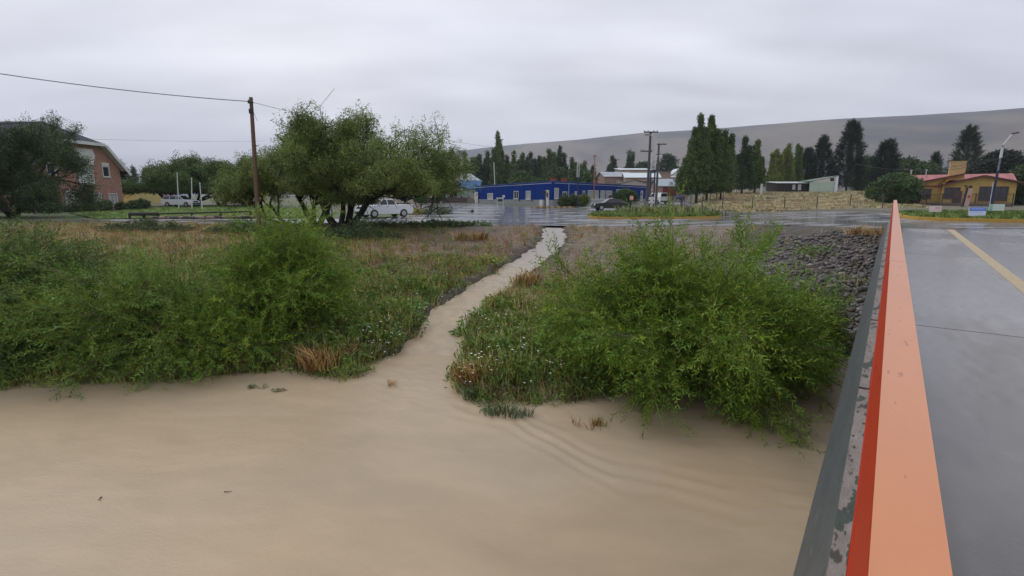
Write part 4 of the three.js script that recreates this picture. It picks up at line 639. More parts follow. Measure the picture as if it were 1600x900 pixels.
// grass on the islands, the lawn and the lot
{
  const r = rng(808), tuft = tuftG(41, 10, 0.22, 0.012, 0.3, 0.7), lush = [], gold = [], Q = () => new THREE.Quaternion().setFromAxisAngle(YUP, r() * 6.28);
  const fill = (P, n, list, s, lift) => { let x0 = 1e9, x1 = -1e9, z0 = 1e9, z1 = -1e9; for (const [x, z] of P) { x0 = Math.min(x0, x); x1 = Math.max(x1, x); z0 = Math.min(z0, z); z1 = Math.max(z1, z); } for (let k = 0; k < n; k++) { const x = lerp(x0, x1, r()), z = lerp(z0, z1, r()); if (inPoly(P, x, z)) list.push({ p: new V3(x, town(x, z) + lift, z), q: Q(), s: s * (0.6 + 0.8 * r()), c: tint(r, 0.3, 0.4) }); } };
  fill(isleLS, 2600, lush, 1.3, 0.12); fill(isleRS, 3600, lush, 0.8, 0.12); fill(lawnPoly, 9000, lush, 0.55, 0.01);
  tag(scatter('short_grass', tuft, leafMat([0.18, 0.28, 0.05], 0.8), lush), 'short green grass of the lawn and traffic islands', 'grass');
  for (let k = 0; k < 9000; k++) { const f = 58 + 70 * r(), x = f * (0.36 + 0.44 * r()), z = -f; if (inPoly(roadPoly, x, z) || inPoly(isleRS, x, z)) continue; gold.push({ p: new V3(x, town(x, z) - 0.03, z), q: Q(), s: new V3(2.4, 1.1 + 1.2 * r() * r(), 2.4), c: tint(r, 0.25, 0.15).multiply(r() < 0.18 + 0.5 * sm(0.1, 0.4, N3(x * 0.2, z * 0.2, 4)) ? C(0.55, 0.75, 0.6) : C(1, 1, 1)) }); }
  tag(scatter('straw_grass', tuft, leafMat([0.68, 0.55, 0.32], 0.9), gold), 'dry straw coloured grass on the fenced lot', 'grass');
  // taller weeds on the left island, at the foot of the power poles
  const tw = [], G = tuftG(43, 16, 0.8, 0.016, 0.5, 0.6); for (const [px, py, n, sp] of [[1000, 336, 40, 1.6], [1020, 332, 50, 2], [985, 334, 24, 1.2], [1060, 336, 40, 3], [1075, 330, 40, 2], [1045, 334, 20, 1.4]]) { const c = hit(px, py, town); for (let k = 0; k < n; k++) { const x = c.x + (r() - 0.5) * 2 * sp, z = c.z + (r() - 0.5) * 3 * sp; tw.push({ p: new V3(x, town(x, z) + 0.08, z), q: Q(), s: new V3(1.2, 0.7 + 0.7 * r(), 1.2), c: tint(r, 0.3, 0.4) }); } }
  tag(scatter('tall_weeds', G, leafMat([0.24, 0.28, 0.08], 0.8), tw), 'tall pale weeds on the traffic island below the power poles', 'weeds');
}

// ------------------------------------------------------------------ buildings
const glassDark = new THREE.MeshPhysicalMaterial({ color: C(0.03, 0.034, 0.04), roughness: 0.08, specularIntensity: 1 });
const glassPale = mat([0.42, 0.42, 0.40], 0.25), whitePaint = mat([0.74, 0.74, 0.72], 0.55, { map: T.soft, rep: 0.4 }), greyTin = mat([0.42, 0.45, 0.48], 0.4, { map: T.streak, rep: [0.25, 0.2] }), darkWood = mat([0.06, 0.05, 0.045], 0.8, { map: T.grain, rep: 0.8 });
const corrugate = tex(128, (u) => 0.5 + 0.5 * Math.sin(u * Math.PI * 2 * 8), false);
const corr = (m, rep = 0.5) => { m.bumpMap = again(corrugate, [rep, rep]); m.bumpScale = 0.02; return m; };
corr(greyTin);
// a wall in its own plane: outline and holes in metres, front face at z = 0
function wallG(outline, holes, th = 0.22) {
  const s = new THREE.Shape(outline.map(([x, y]) => new THREE.Vector2(x, y)));
  for (const [x, y, w, h] of holes) s.holes.push(new THREE.Path([[x, y], [x, y + h], [x + w, y + h], [x + w, y]].map(([a, b]) => new THREE.Vector2(a, b))));
  const g = new THREE.ExtrudeGeometry(s, { depth: th, bevelEnabled: false }); g.translate(0, 0, -th); return g;
}
function opening(parent, wall, [x, y, w, h, kind = 'w'], fm = whitePaint) {
  const f = 0.09 + 0.03 * (w > 1.4), place = (m) => { m.position.copy(wall.position); m.rotation.copy(wall.rotation); return m; };
  if (kind === 'd') { const d = place(put('door', mrg([boxG(w - 0.04, h - 0.02, 0.06, x + w / 2, y, -0.05), boxG(0.09, h, 0.1, x + 0.02, y, 0.0), boxG(0.09, h, 0.1, x + w - 0.02, y, 0), boxG(w, 0.1, 0.1, x + w / 2, y + h - 0.03, 0.003)]), fm, parent)); put('pane', boxG(w * 0.45, h * 0.32, 0.02, x + w / 2, y + h * 0.55, -0.02), glassDark, d); put('handle', boxG(0.03, 0.16, 0.05, x + w * 0.82, y + h * 0.45, 0.0), mat([0.3, 0.3, 0.3], 0.3, { metal: 1 }), d); return d; }
  if (kind === 'g') return place(put('shutter_door', mrg(Array.from({ length: Math.max(4, Math.round(h / 0.28)) }, (_, i, n = Math.max(4, Math.round(h / 0.28))) => boxG(w, h / n - 0.015, 0.05, x + w / 2, y + i * h / n, -0.08))), fm, parent));
  const bars = [boxG(f, h + f, 0.12, x + 0.005, y - f / 2, -0.02), boxG(f, h + f, 0.12, x + w - 0.005, y - f / 2, -0.02), boxG(w - f, f, 0.115, x + w / 2, y - f / 2, -0.02), boxG(w - f, f, 0.115, x + w / 2, y + h - f / 2, -0.02)];
  if (w > 1.0) bars.push(boxG(0.05, h - f, 0.07, x + w / 2, y + f / 2, -0.03)); if (w > 2.2) for (const k of [0.25, 0.75]) bars.push(boxG(0.05, h - f, 0.07, x + w * k, y + f / 2, -0.03)); if (kind === 'x' || h > 1.6) bars.push(boxG(w - f, 0.05, 0.065, x + w / 2, y + h * 0.5, -0.03));
  const m = place(put('window', mrg(bars), fm, parent)); put('pane', boxG(w - 0.02, h - 0.02, 0.02, x + w / 2, y + 0.01, -0.1), kind === 'l' || kind === 'x' ? glassPale : glassDark, m);
  put('sill', boxG(w + 0.2, 0.06, 0.16, x + w / 2, y - f / 2 - 0.065, 0.05), fm, m); return m;
}
function slab(a, b, c, d, th) { // a roof plane through four corners with thickness below
  const n = new V3().crossVectors(b.clone().sub(a), d.clone().sub(a)).normalize(); if (n.y < 0) n.negate(); const lo = [a, b, c, d].map((p) => p.clone().addScaledVector(n, -th)), hi = [a, b, c, d], pos = [], uv = [];
  const L = b.distanceTo(a), W = d.distanceTo(a); const quad = (p, q, r, s, u) => { for (const [v, k] of [[p, 0], [q, 1], [r, 2], [p, 0], [r, 2], [s, 3]]) { pos.push(v.x, v.y, v.z); uv.push(u[k][0], u[k][1]); } }; const U = [[0, 0], [L, 0], [L, W], [0, W]];
  quad(hi[0], hi[1], hi[2], hi[3], U); quad(lo[3], lo[2], lo[1], lo[0], U); for (let i = 0; i < 4; i++) { const j = (i + 1) % 4; quad(lo[i], lo[j], hi[j], hi[i], [[0, 0], [1, 0], [1, th], [0, th]]); }
  const g = new THREE.BufferGeometry(); g.setAttribute('position', new THREE.Float32BufferAttribute(pos, 3)); g.setAttribute('uv', new THREE.Float32BufferAttribute(uv, 2)); g.computeVertexNormals(); return g;
}
// house: local x along the front, front at z = 0 facing +z, depth toward -z, origin at the front's left foot
function house(name, label, pos, ry, o) {
  const g = thing(name, label, 'building', pos, ry, o.group), { w, d, h, rise = 1.2, over = 0.35 } = o, sides = { front: o.front || [], right: o.right || [], left: o.left || [], back: [] };
  const gx = o.roof === 'gableX', gz = o.roof === 'gableZ', sh = o.roof === 'shed', base = -0.6;
  const out = { front: [[0, base], [w, base], [w, h], ...(gz ? [[w / 2, h + rise]] : []), [0, h]], right: gx ? [[0, base], [d, base], [d, h], [d / 2, h + rise], [0, h]] : sh ? [[0, base], [d, base], [d, h + rise], [0, h]] : [[0, base], [d, base], [d, h], [0, h]] };
  const mir = (P, W) => P.map(([x, y]) => [W - x, y]).reverse();
  const mk = (side, outline, x, z, r) => { const m = put('wall', wallG(outline, sides[side]), o.wall, g); m.position.set(x, 0, z); m.rotation.y = r; for (const e of sides[side]) opening(g, m, e, e[5] || o.frame || whitePaint); return m; };
  mk('front', out.front, 0, 0, 0); mk('right', out.right.map(([x, y]) => [x, y]), w - 0.001, -0.002, Math.PI / 2); mk('left', mir(out.right, d), 0.001, -d + 0.002, -Math.PI / 2); mk('back', mir(sh ? [[0, base], [w, base], [w, h + rise], [0, h + rise]] : out.front, w), w, -d, Math.PI);
  const P = (x, y, z) => new V3(x, y, z), k = over; let rg = [];
  if (gx) { const s = rise / (d / 2), e = 0.05; rg = [slab(P(-k, h - s * k + e, k), P(w + k, h - s * k + e, k), P(w + k, h + rise + e, -d / 2), P(-k, h + rise + e, -d / 2), 0.1), slab(P(w + k, h - s * k + e, -d - k), P(-k, h - s * k + e, -d - k), P(-k, h + rise + e, -d / 2 - 0.001), P(w + k, h + rise + e, -d / 2 - 0.001), 0.1)]; }
  else if (gz) { const s = rise / (w / 2), e = 0.05; rg = [slab(P(-k, h - s * k + e, -d - k), P(-k, h - s * k + e, k), P(w / 2, h + rise + e, k), P(w / 2, h + rise + e, -d - k), 0.1), slab(P(w + k, h - s * k + e, k), P(w + k, h - s * k + e, -d - k), P(w / 2 + 0.001, h + rise + e, -d - k), P(w / 2 + 0.001, h + rise + e, k), 0.1)]; }
  else if (sh) rg = [slab(P(-k, h + 0.05 - rise / d * k, k), P(w + k, h + 0.05 - rise / d * k, k), P(w + k, h + rise + 0.05 + rise / d * k, -d - k), P(-k, h + rise + 0.05 + rise / d * k, -d - k), 0.1)];
  else rg = [slab(P(-k, h + 0.08, k), P(w + k, h + 0.08, k), P(w + k, h + 0.08, -d - k), P(-k, h + 0.08, -d - k), 0.12)];
  g.userData.roof = undefined; delete g.userData.roof; put('roof', mrg(rg), o.tile, g); return g;
}
const onTown = (px, f) => { const p = at(px, f); p.y = town(p.x, p.z); return p; };
const facing = (a, b) => -Math.atan2(b.z - a.z, b.x - a.x);   // turn that lays local +x from a to b
const dist2 = (a, b) => Math.hypot(b.x - a.x, b.z - a.z);

// red brick house with a clipped gable
{
  const brick = mat([0.50, 0.275, 0.22], 0.85); brick.map = tex(512, (u, v) => { const row = Math.floor(v * 32), sx = u * 16 + (row % 2) * 0.5, fx = sx - Math.floor(sx), fy = v * 32 - row, j = fx < 0.05 || fy < 0.13, id = na[5](Math.floor(sx) * 7.3 + row * 3.7, row * 5.1), n = multi(u, v, [0.4, 0.5, 0.6, 0.8, 1, 1]); const k = 0.62 + 0.22 * id + 0.2 * n; return j ? [0.78 * k + 0.15, 0.86 * k + 0.15, 0.86 * k + 0.15] : [k, k * 0.97, k * 0.95]; }, true, 0.42);
  const slate = mat([0.045, 0.045, 0.065], 0.9, { map: T.grain, rep: 0.7, bump: 0.03, brep: 0.9 });
  const a = new V3(-48.9, 0, -53.4), b = new V3(-48.0, 0, -64.2), L = dist2(a, b); a.y = 0.15;
  const g = thing('brick_house', 'two storey red brick house with dark half hipped roof', 'building', a, facing(a, b));
  const eave = 5.0, hip = 7.7, ridge = 9.9, dp = 14, hx = 0.60, holes = [[L * 0.30, 0.9, 1.3, 1.45, 'l'], [L * 0.605, 0.75, 1.15, 1.4, 'l'], [L * 0.81, 0.7, 1.15, 1.4, 'l'], [L * 0.775, 4.1, 0.9, 1.15, 'w'], [L * 0.565, 3.35, 0.95, 1.75, 'l'], [L * 0.1, 0.9, 1.2, 1.4, 'l'], [L * 0.15, 4.1, 0.9, 1.15, 'w']];
  const front = put('wall', wallG([[0, -0.6], [L, -0.6], [L, eave], [L * 0.78, hip], [L * 0.22, hip], [0, eave]], holes, 0.3), brick, g); for (const e of holes) opening(g, front, e);
  put('window_head', boxG(1.0, 0.35, 0.06, L * 0.775 + 0.45, 5.34, 0.04), whitePaint, g);
  put('white_bay_panel', (() => { const x = L * 0.47; return wallG([[x, 2.6], [x + 1.0, 2.6], [x + 1.0, 5.3], [x + 2.15, 5.3], [x + 2.5, 6.4], [x + 2.3, 7.1], [x, 7.1]], [], 0.05).translate(0, 0, 0.055); })(), whitePaint, g);
  for (const [n, x, r] of [['wall', L - 0.001, Math.PI / 2], ['wall', 0.001, -Math.PI / 2]]) { const m = put(n, wallG([[0, -0.6], [dp, -0.6], [dp, eave], [0, eave]], [], 0.3), brick, g); m.position.set(x, 0, r > 0 ? -0.002 : -dp); m.rotation.y = r; }
  const P = (x, y, z) => new V3(x, y, z), k = 0.7, sl = (hip - eave) / (L * 0.22), e0 = eave - sl * k * 0.6, cx = L / 2, tri = (p, q, r) => slab(p, q, r, r.clone().add(new V3(0.001, 0, 0.001)), 0.14);
  const roof = put('roof', mrg([slab(P(-k, e0, -dp), P(-k, e0, k), P(L * 0.22, hip + 0.1, k), P(L * 0.22, hip + 0.1, -dp), 0.14), slab(P(L + k, e0, k), P(L + k, e0, -dp), P(L * 0.78, hip + 0.1, -dp), P(L * 0.78, hip + 0.1, k), 0.14),
    slab(P(L * 0.22, hip + 0.1, -dp), P(L * 0.22, hip + 0.1, k), P(cx - 0.3, ridge, -3.6), P(cx - 0.3, ridge, -dp), 0.14), slab(P(L * 0.78, hip + 0.1, k), P(L * 0.78, hip + 0.1, -dp), P(cx + 0.3, ridge, -dp), P(cx + 0.3, ridge, -3.6), 0.14), slab(P(L * 0.22, hip + 0.1, k), P(L * 0.78, hip + 0.1, k), P(cx + 0.3, ridge, -3.6), P(cx - 0.3, ridge, -3.6), 0.14)]), slate, g);
  put('ridge_cap', mrg([boxG(0.8, 0.12, dp - 3.4, cx, ridge - 0.02, -3.5 - (dp - 3.4) / 2), boxG(0.3, 0.5, 0.3, cx, ridge, -3.5)]), mat([0.6, 0.6, 0.6], 0.5), roof);
  const rake = (x0, y0, x1, y1) => { const l = Math.hypot(x1 - x0, y1 - y0); return boxG(l, 0.34, 0.07, 0, -0.17, 0, 0, Math.atan2(y1 - y0, x1 - x0)).translate((x0 + x1) / 2, (y0 + y1) / 2 - 0.12, k + 0.03); };
  put('fascia_board', mrg([rake(-k, e0, L * 0.22, hip + 0.1), rake(L * 0.78, hip + 0.1, L + k, e0), rake(L * 0.22, hip + 0.1, L * 0.78, hip + 0.1)]), whitePaint, g);
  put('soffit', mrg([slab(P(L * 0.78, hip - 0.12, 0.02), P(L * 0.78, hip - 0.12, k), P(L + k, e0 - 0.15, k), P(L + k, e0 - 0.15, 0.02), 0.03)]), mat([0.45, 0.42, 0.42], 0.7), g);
}
house('yellow_annex', 'low yellow building with green roof beside the brick house', onTown(177, 84), facing(at(177, 84), at(214, 84)), { w: 3.9, d: 6, h: 2.6, rise: 0.9, roof: 'gableX', wall: mat([0.68, 0.56, 0.22], 0.8, { map: T.soft, rep: 0.3 }), tile: corr(mat([0.13, 0.30, 0.25], 0.5)), front: [[1.1, 0.1, 2.3, 1.7, 'g', mat([0.62, 0.42, 0.14], 0.7)]] });
house('brick_shed', 'small dark red wall building right of the yellow annex', onTown(214, 100), 0, { w: 1.6, d: 3, h: 2.5, roof: 'flat', wall: mat([0.16, 0.09, 0.085], 0.85, { map: T.grain, rep: 0.6 }), tile: greyTin });
house('pink_shop', 'pink red shop front beyond the lawn', onTown(242, 135), 0, { w: 3.6, d: 5, h: 4.2, roof: 'flat', wall: mat([0.62, 0.20, 0.23], 0.8), tile: greyTin, front: [[1.4, 0.1, 0.9, 2.1, 'd'], [0.3, 0.9, 0.8, 1.0]] });
house('red_shop', 'dark red shop front right of the pink one', onTown(255, 136), 0, { w: 2.2, d: 5, h: 4.0, roof: 'flat', wall: mat([0.36, 0.10, 0.11], 0.8), tile: greyTin, front: [[0.6, 0.9, 0.9, 1.1]] });
house('grey_shop', 'pale grey shop front with posters at the end of the far row', onTown(263.5, 136), 0, { w: 2.0, d: 5, h: 4.4, roof: 'flat', wall: mat([0.5, 0.52, 0.56], 0.8), tile: greyTin, front: [[0.5, 1.2, 1.0, 1.6]] });
house('white_shop', 'white shop front with yellow awning left of the pink one', onTown(224, 134), 0, { w: 3.0, d: 5, h: 3.8, roof: 'flat', wall: mat([0.62, 0.62, 0.66], 0.8), tile: greyTin, front: [[0.3, 2.5, 1.9, 0.9, 'g', mat([0.62, 0.40, 0.05], 0.7)]] });

// cream houses and the pale green house left of the blue building
const cream = mat([0.66, 0.53, 0.38], 0.8, { map: T.soft, rep: 0.3 }), mint = mat([0.36, 0.60, 0.47], 0.75, { map: T.soft, rep: 0.3 }), blueTin = corr(mat([0.035, 0.135, 0.30], 0.85, { map: T.streak, rep: [0.3, 0.2] }), 0.4);
house('cream_house', 'single storey cream house partly hidden by the big tree', onTown(608, 106), 0, { w: 8.6, d: 8, h: 2.7, rise: 1.8, roof: 'gableX', wall: cream, tile: greyTin, front: [[0.6, 0.9, 1.1, 1.2], [2.1, 0.05, 0.9, 2.1, 'd'], [4.2, 0.9, 1.3, 1.2], [6.6, 0.9, 1.2, 1.2]] });
house('two_storey_house', 'two storey cream house with pale tin roof above the green house', onTown(726, 136), 0.75, { w: 5.5, d: 9, h: 5.0, rise: 1.9, roof: 'gableX', wall: cream, tile: greyTin, front: [[1.2, 3.6, 0.9, 0.9], [3.8, 3.6, 0.7, 0.8]], left: [[4.4, 3.5, 0.8, 0.9], [1.6, 3.6, 0.6, 0.8]] });
{
  const p = onTown(693, 107); house('mint_house', 'pale green house with blue tin roof left of the blue building', p, 0.05, { w: 7.4, d: 8, h: 2.75, rise: 1.7, roof: 'gableX', wall: mint, tile: blueTin, front: [[1.2, 0.8, 1.6, 1.4], [4.9, 0.7, 1.3, 1.5, 'l', mat([0.45, 0.42, 0.38], 0.7)]] });
  house('mint_gable', 'pale green gable wall left of the blue tin roof', onTown(684, 108.5), 0.05, { w: 2.0, d: 7, h: 3.4, rise: 0.6, roof: 'gableZ', wall: mint, tile: greyTin });
  const q = onTown(700, 103), t = thing('porch', 'dark timber porch with wavy tin top on the green house', 'porch', q); put('frame', mrg([boxG(0.14, 2.2, 0.14, 0, 0, 0), boxG(0.14, 2.2, 0.14, 2.6, 0, 0), boxG(2.8, 0.16, 0.15, 1.3, 2.1, 0.003)]), darkWood, t); put('canopy', slab(new V3(-0.2, 2.3, 0.3), new V3(2.8, 2.45, 0.3), new V3(2.8, 2.7, -3), new V3(-0.2, 2.6, -3), 0.08), mat([0.2, 0.17, 0.15], 0.7), t);
  const wallM = mat([0.17, 0.13, 0.115], 0.85, { map: T.grain, rep: 0.7 });
  for (const [x0, x1, f, lab] of [[692, 732, 101, 'low brown garden wall before the pale green house'], [654, 684, 99, 'low brown garden wall before the cream house']]) { const a = onTown(x0, f), w = (x1 - x0) / 813 * f, u = thing('garden_wall', lab, 'wall', a); put('wall', boxG(w, 1.15, 0.2, w / 2, -0.2, 0), wallM, u); put('coping', boxG(w + 0.1, 0.07, 0.28, w / 2, 0.951, 0), wallM, u); for (let k = 0; k <= 4; k++) put('pier', boxG(0.3, 1.45, 0.32, w * k / 4, -0.2, 0), wallM, u); }
  // timber gate leaning at the blue building's left end
  const gt = thing('timber_gate', 'weathered timber gate at the left end of the blue building', 'gate', onTown(731, 99)); for (let k = 0; k < 7; k++) put('board', boxG(0.18, 1.5 - 0.14 * k, 0.05, k * 0.2, 0, 0), mat([0.2, 0.17, 0.15], 0.9), gt);
}
// blue building: two wings that meet at a corner
{
  const blue = new THREE.MeshPhysicalMaterial({ color: C(0.003, 0.044, 0.27), roughness: 0.9, specularIntensity: 0.25, map: again(T.streak, [0.3, 0.1]) }); corr(blue, 0.35); 
  const plinth = mat([0.40, 0.42, 0.43], 0.7, { map: T.grain, rep: 0.4 });
  const A = onTown(743, 101), Bc = onTown(864, 80.5), E = onTown(1011, 119); Bc.y = A.y = E.y = 0.42;
  const g = thing('blue_building', 'long single storey bright blue building with grey plinth', 'building', Bc);
  const wing = (p, q, h0, h1, list, bolts) => { // facade between two points, seen from p (left) to q (right)
    const L = dist2(p, q), r = facing(p, q), w = put('wall', wallG([[0, 0.95], [L, 0.95], [L, h1], [0, h0]], list.filter((e) => e[1] > 0.9 || e[4] !== 'd').map((e) => [e[0], Math.max(0.951, e[1]), e[2], e[3] - Math.max(0, 0.951 - e[1])]), 0.25), blue, g);
    w.position.copy(p).sub(Bc); w.rotation.y = r;
    const pl = put('plinth', boxG(L, 1.45, 0.3, L / 2, -0.5, -0.11), plinth, g); pl.position.copy(w.position); pl.rotation.y = r;
    for (const e of list) { const m = opening(g, w, e); if (e[4] === 'd') { m.position.add(new V3(Math.sin(r), 0, Math.cos(r)).multiplyScalar(0.1)); } }
    const cap = put('roof_edge', boxG(Math.hypot(L, h1 - h0), 0.1, 0.34, 0, 0, 0, 0, Math.atan2(h1 - h0, L)).translate(L / 2, (h0 + h1) / 2 + 0.002, -0.1), mat([0.015, 0.06, 0.26], 0.5), g); cap.position.copy(w.position); cap.rotation.y = r; return [w, L, r];
  };
  const f1 = (px) => { // metres along the left wing where the sight line of px meets it
    const k = (px - 800) / 813, dx = Bc.x - A.x, dz = Bc.z - A.z; const t = (-(A.z) * k - A.x) / (dx + k * dz); return t * dist2(A, Bc); };
  const f2 = (px) => { const k = (px - 800) / 813, dx = E.x - Bc.x, dz = E.z - Bc.z; const t = (-(Bc.z) * k - Bc.x) / (dx + k * dz); return t * dist2(Bc, E); };
  const span = (f, a, b, y, h, kind) => [f(a), y, f(b) - f(a), h, kind];
  wing(A, Bc, 3.35, 3.75, [span(f1, 762, 770, 1.0, 1.0, 'l'), span(f1, 803, 810, 1.1, 1.25, 'w'), span(f1, 822, 829, 1.05, 1.3, 'l'), span(f1, 853.5, 858.5, 0.05, 2.35, 'd')]);
  wing(Bc, E, 3.75, 3.7, [span(f2, 866, 872.5, 1.15, 1.6, 'x'), span(f2, 879, 885.5, 1.2, 1.0, 'w'), span(f2, 898, 903, 1.1, 1.2, 'l'), span(f2, 910, 914, 1.1, 1.3, 'w'), span(f2, 918.5, 935, 1.0, 1.5, 'l'), span(f2, 938, 945, 1.0, 1.5, 'x'), span(f2, 947, 956, 1.0, 1.5, 'x'), span(f2, 963, 971.5, 1.1, 1.7, 'l'), span(f2, 979, 983, 1.5, 1.3, 'l'), span(f2, 1000.5, 1003.5, 0.05, 2.6, 'd'), span(f2, 1008.5, 1010.5, 0.05, 2.6, 'd')]);
  // roof sheet behind the parapet
  const back = new V3(8, 0, -30).add(Bc), P = (v, y) => v.clone().sub(Bc).setY(y);
  put('roof', mrg([slab(P(A, 3.2), P(Bc, 3.6), new V3(6, 3.3, -24), P(A, 3.0).add(new V3(4, 0, -12)), 0.1), slab(P(Bc, 3.6), P(E, 3.5), P(E, 3.3).add(new V3(-6, 0, -14)), new V3(6.01, 3.28, -24.01), 0.1)]), greyTin, g);
  const mk = put('wall_emblem', mrg([boxG(0.22, 0.36, 0.03, 0, 0, 0), boxG(0.2, 0.3, 0.03, 0.26, 0.0, 0, 0, 0.25), boxG(0.22, 0.2, 0.03, 0.5, 0, 0)]), whitePaint, g); { const s = f1(838), t = s / dist2(A, Bc); mk.position.set(lerp(A.x, Bc.x, t), 3.3, lerp(A.z, Bc.z, t)).sub(new V3(Bc.x, 0.42, Bc.z)).add(new V3(0.06, 0, 0.06)); mk.rotation.y = facing(A, Bc); }
  // white box, pipes, vents
  const box = (name, px, f, y, w, h, d, m) => { const t = f / dist2(A, Bc), b = put(name, boxG(w, h, d, 0, 0, 0.2), m, g); b.position.set(lerp(A.x, Bc.x, t) - Bc.x, y, lerp(A.z, Bc.z, t) - Bc.z); b.rotation.y = facing(A, Bc); return b; };
  box('meter_cabinet', 0, f1(848), 0.02, 0.8, 0.95, 0.3, whitePaint); box('wall_vent', 0, f1(813), 0.72, 0.2, 0.22, 0.12, darkWood); box('wall_vent', 0, f1(833), 0.72, 0.2, 0.22, 0.12, darkWood); box('door_leaf', 0, f1(745.5), 0.0, 1.3, 2.3, 0.12, whitePaint);
  { const s = f2(887.5), t = s / dist2(Bc, E), b = put('white_pipe', cylG(0.04, 0.04, 2.6, 0, 0.9, 0.12), whitePaint, g); b.position.set((E.x - Bc.x) * t, 0, (E.z - Bc.z) * t); b.rotation.y = facing(Bc, E); }
  const red = mat([0.36, 0.075, 0.06], 0.8, { map: T.grain, rep: 1 });
  for (const [px, f, w, lab] of [[864, 96, 0.9, 0], [881, 99, 0.95, 0], [930, 112, 0.8, 0]]) { const p = at(px, f), c = put('chimney', mrg([boxG(w, 1.5, 0.8, 0, 3.2, 0), boxG(w + 0.14, 0.14, 0.95, 0, 4.7, 0)]), red, g); c.position.set(p.x - Bc.x, 0, p.z - Bc.z); }
}
// white yard fence before the right wing
{
  const a = onTown(895, 80.5), b = onTown(949, 92), t = thing('picket_fence', 'low white picket fence before the right wing of the blue building', 'fence', a, facing(a, b)), L = dist2(a, b), n = 44;
  put('rail', mrg([boxG(L, 0.07, 0.05, L / 2, 0.35, 0), boxG(L, 0.07, 0.05, L / 2, 0.85, 0)]), mat([0.45, 0.47, 0.48], 0.7), t);
  const pk = boxG(0.13, 1.1, 0.03, 0, 0, 0.045); for (let k = 0; k <= n; k++) put('picket', pk, whitePaint, t).position.x = L * k / n;
}
// beige houses on the rise behind
const beige = mat([0.42, 0.30, 0.23], 0.8, { map: T.soft, rep: 0.3 }), beige2 = mat([0.36, 0.25, 0.19], 0.8, { map: T.soft, rep: 0.3 });
const rise = (px, f, py) => { const p = at(px, f); p.y = up(py, f); return p; };
house('beige_house', 'beige house with hipped tin roof above the blue roofline', rise(944, 150, 300), 0.1, { w: 8.2, d: 9, h: 4.4, rise: 1.4, roof: 'gableX', wall: beige2, tile: greyTin, front: [[3.6, 2.2, 1.2, 1.1, 'l']] });
house('beige_house', 'taller beige house with stepped flat roof left of the power pole', rise(968, 158, 300), 0, { w: 9.5, d: 9, h: 6.6, rise: 0.8, roof: 'shed', wall: mat([0.46, 0.36, 0.28], 0.8, { map: T.soft, rep: 0.3 }), tile: corr(mat([0.50, 0.56, 0.58], 0.4), 0.4), front: [[1.2, 4.6, 1.3, 1.1], [5.5, 4.4, 1.2, 1.2, 'l']] });
house('beige_house', 'low beige house with pale roof directly behind the power pole', rise(976, 146, 302), -0.08, { w: 9.5, d: 7, h: 4.4, rise: 1.3, roof: 'gableX', wall: beige, tile: corr(mat([0.55, 0.62, 0.63], 0.4), 0.4), front: [[4.9, 2.6, 1.1, 0.9], [7.4, 2.5, 1.4, 1.2, 'l']] });
house('beige_house', 'beige gabled house with dark roof edge low behind the blue wall', rise(968, 134, 304), 0, { w: 7.2, d: 6, h: 2.9, rise: 0.9, roof: 'gableZ', wall: mat([0.44, 0.38, 0.34], 0.8), tile: mat([0.10, 0.085, 0.08], 0.7) });
house('beige_house', 'square beige house right of the power pole', rise(1026, 152, 304), 0, { w: 3.8, d: 6, h: 6.4, rise: 0.1, roof: 'flat', wall: beige, tile: mat([0.3, 0.32, 0.35], 0.5), front: [[2.4, 3.6, 0.9, 1.0]] });
house('beige_house', 'lower beige house beside the square one, under the white gable', rise(1044, 154, 304), 0, { w: 4.6, d: 6, h: 5.0, rise: 0.5, roof: 'gableX', wall: mat([0.50, 0.34, 0.24], 0.8), tile: greyTin, front: [[2.6, 3.4, 0.9, 0.9]] });
house('white_gable_house', 'white gabled house far behind, left of the big poplars', rise(1049, 176, 296), 0, { w: 4.6, d: 6, h: 5.2, rise: 1.7, roof: 'gableZ', wall: whitePaint, tile: mat([0.55, 0.57, 0.6], 0.5), front: [[1.8, 3.6, 1.0, 1.0]] });
house('garage_house', 'house with maroon garage door and grey roof on the side street', rise(1028, 122, 307), 0, { w: 4.6, d: 7, h: 2.5, rise: 1.6, roof: 'gableX', wall: beige, tile: corr(mat([0.30, 0.335, 0.37], 0.5), 0.4), front: [[1.1, 0.02, 3.1, 2.2, 'g', mat([0.17, 0.025, 0.025], 0.6)]] });
house('stone_house', 'small pale house with gable right of the maroon garage', rise(1054, 124, 307), 0, { w: 3.2, d: 5, h: 2.6, rise: 1.4, roof: 'gableZ', wall: mat([0.52, 0.42, 0.34], 0.8, { map: T.soft, rep: 0.3 }), tile: greyTin, frame: mat([0.2, 0.08, 0.06], 0.7), front: [[0.4, 0.8, 0.5, 1.3], [1.3, 0.8, 0.5, 1.3], [2.2, 0.8, 0.5, 1.3]] });
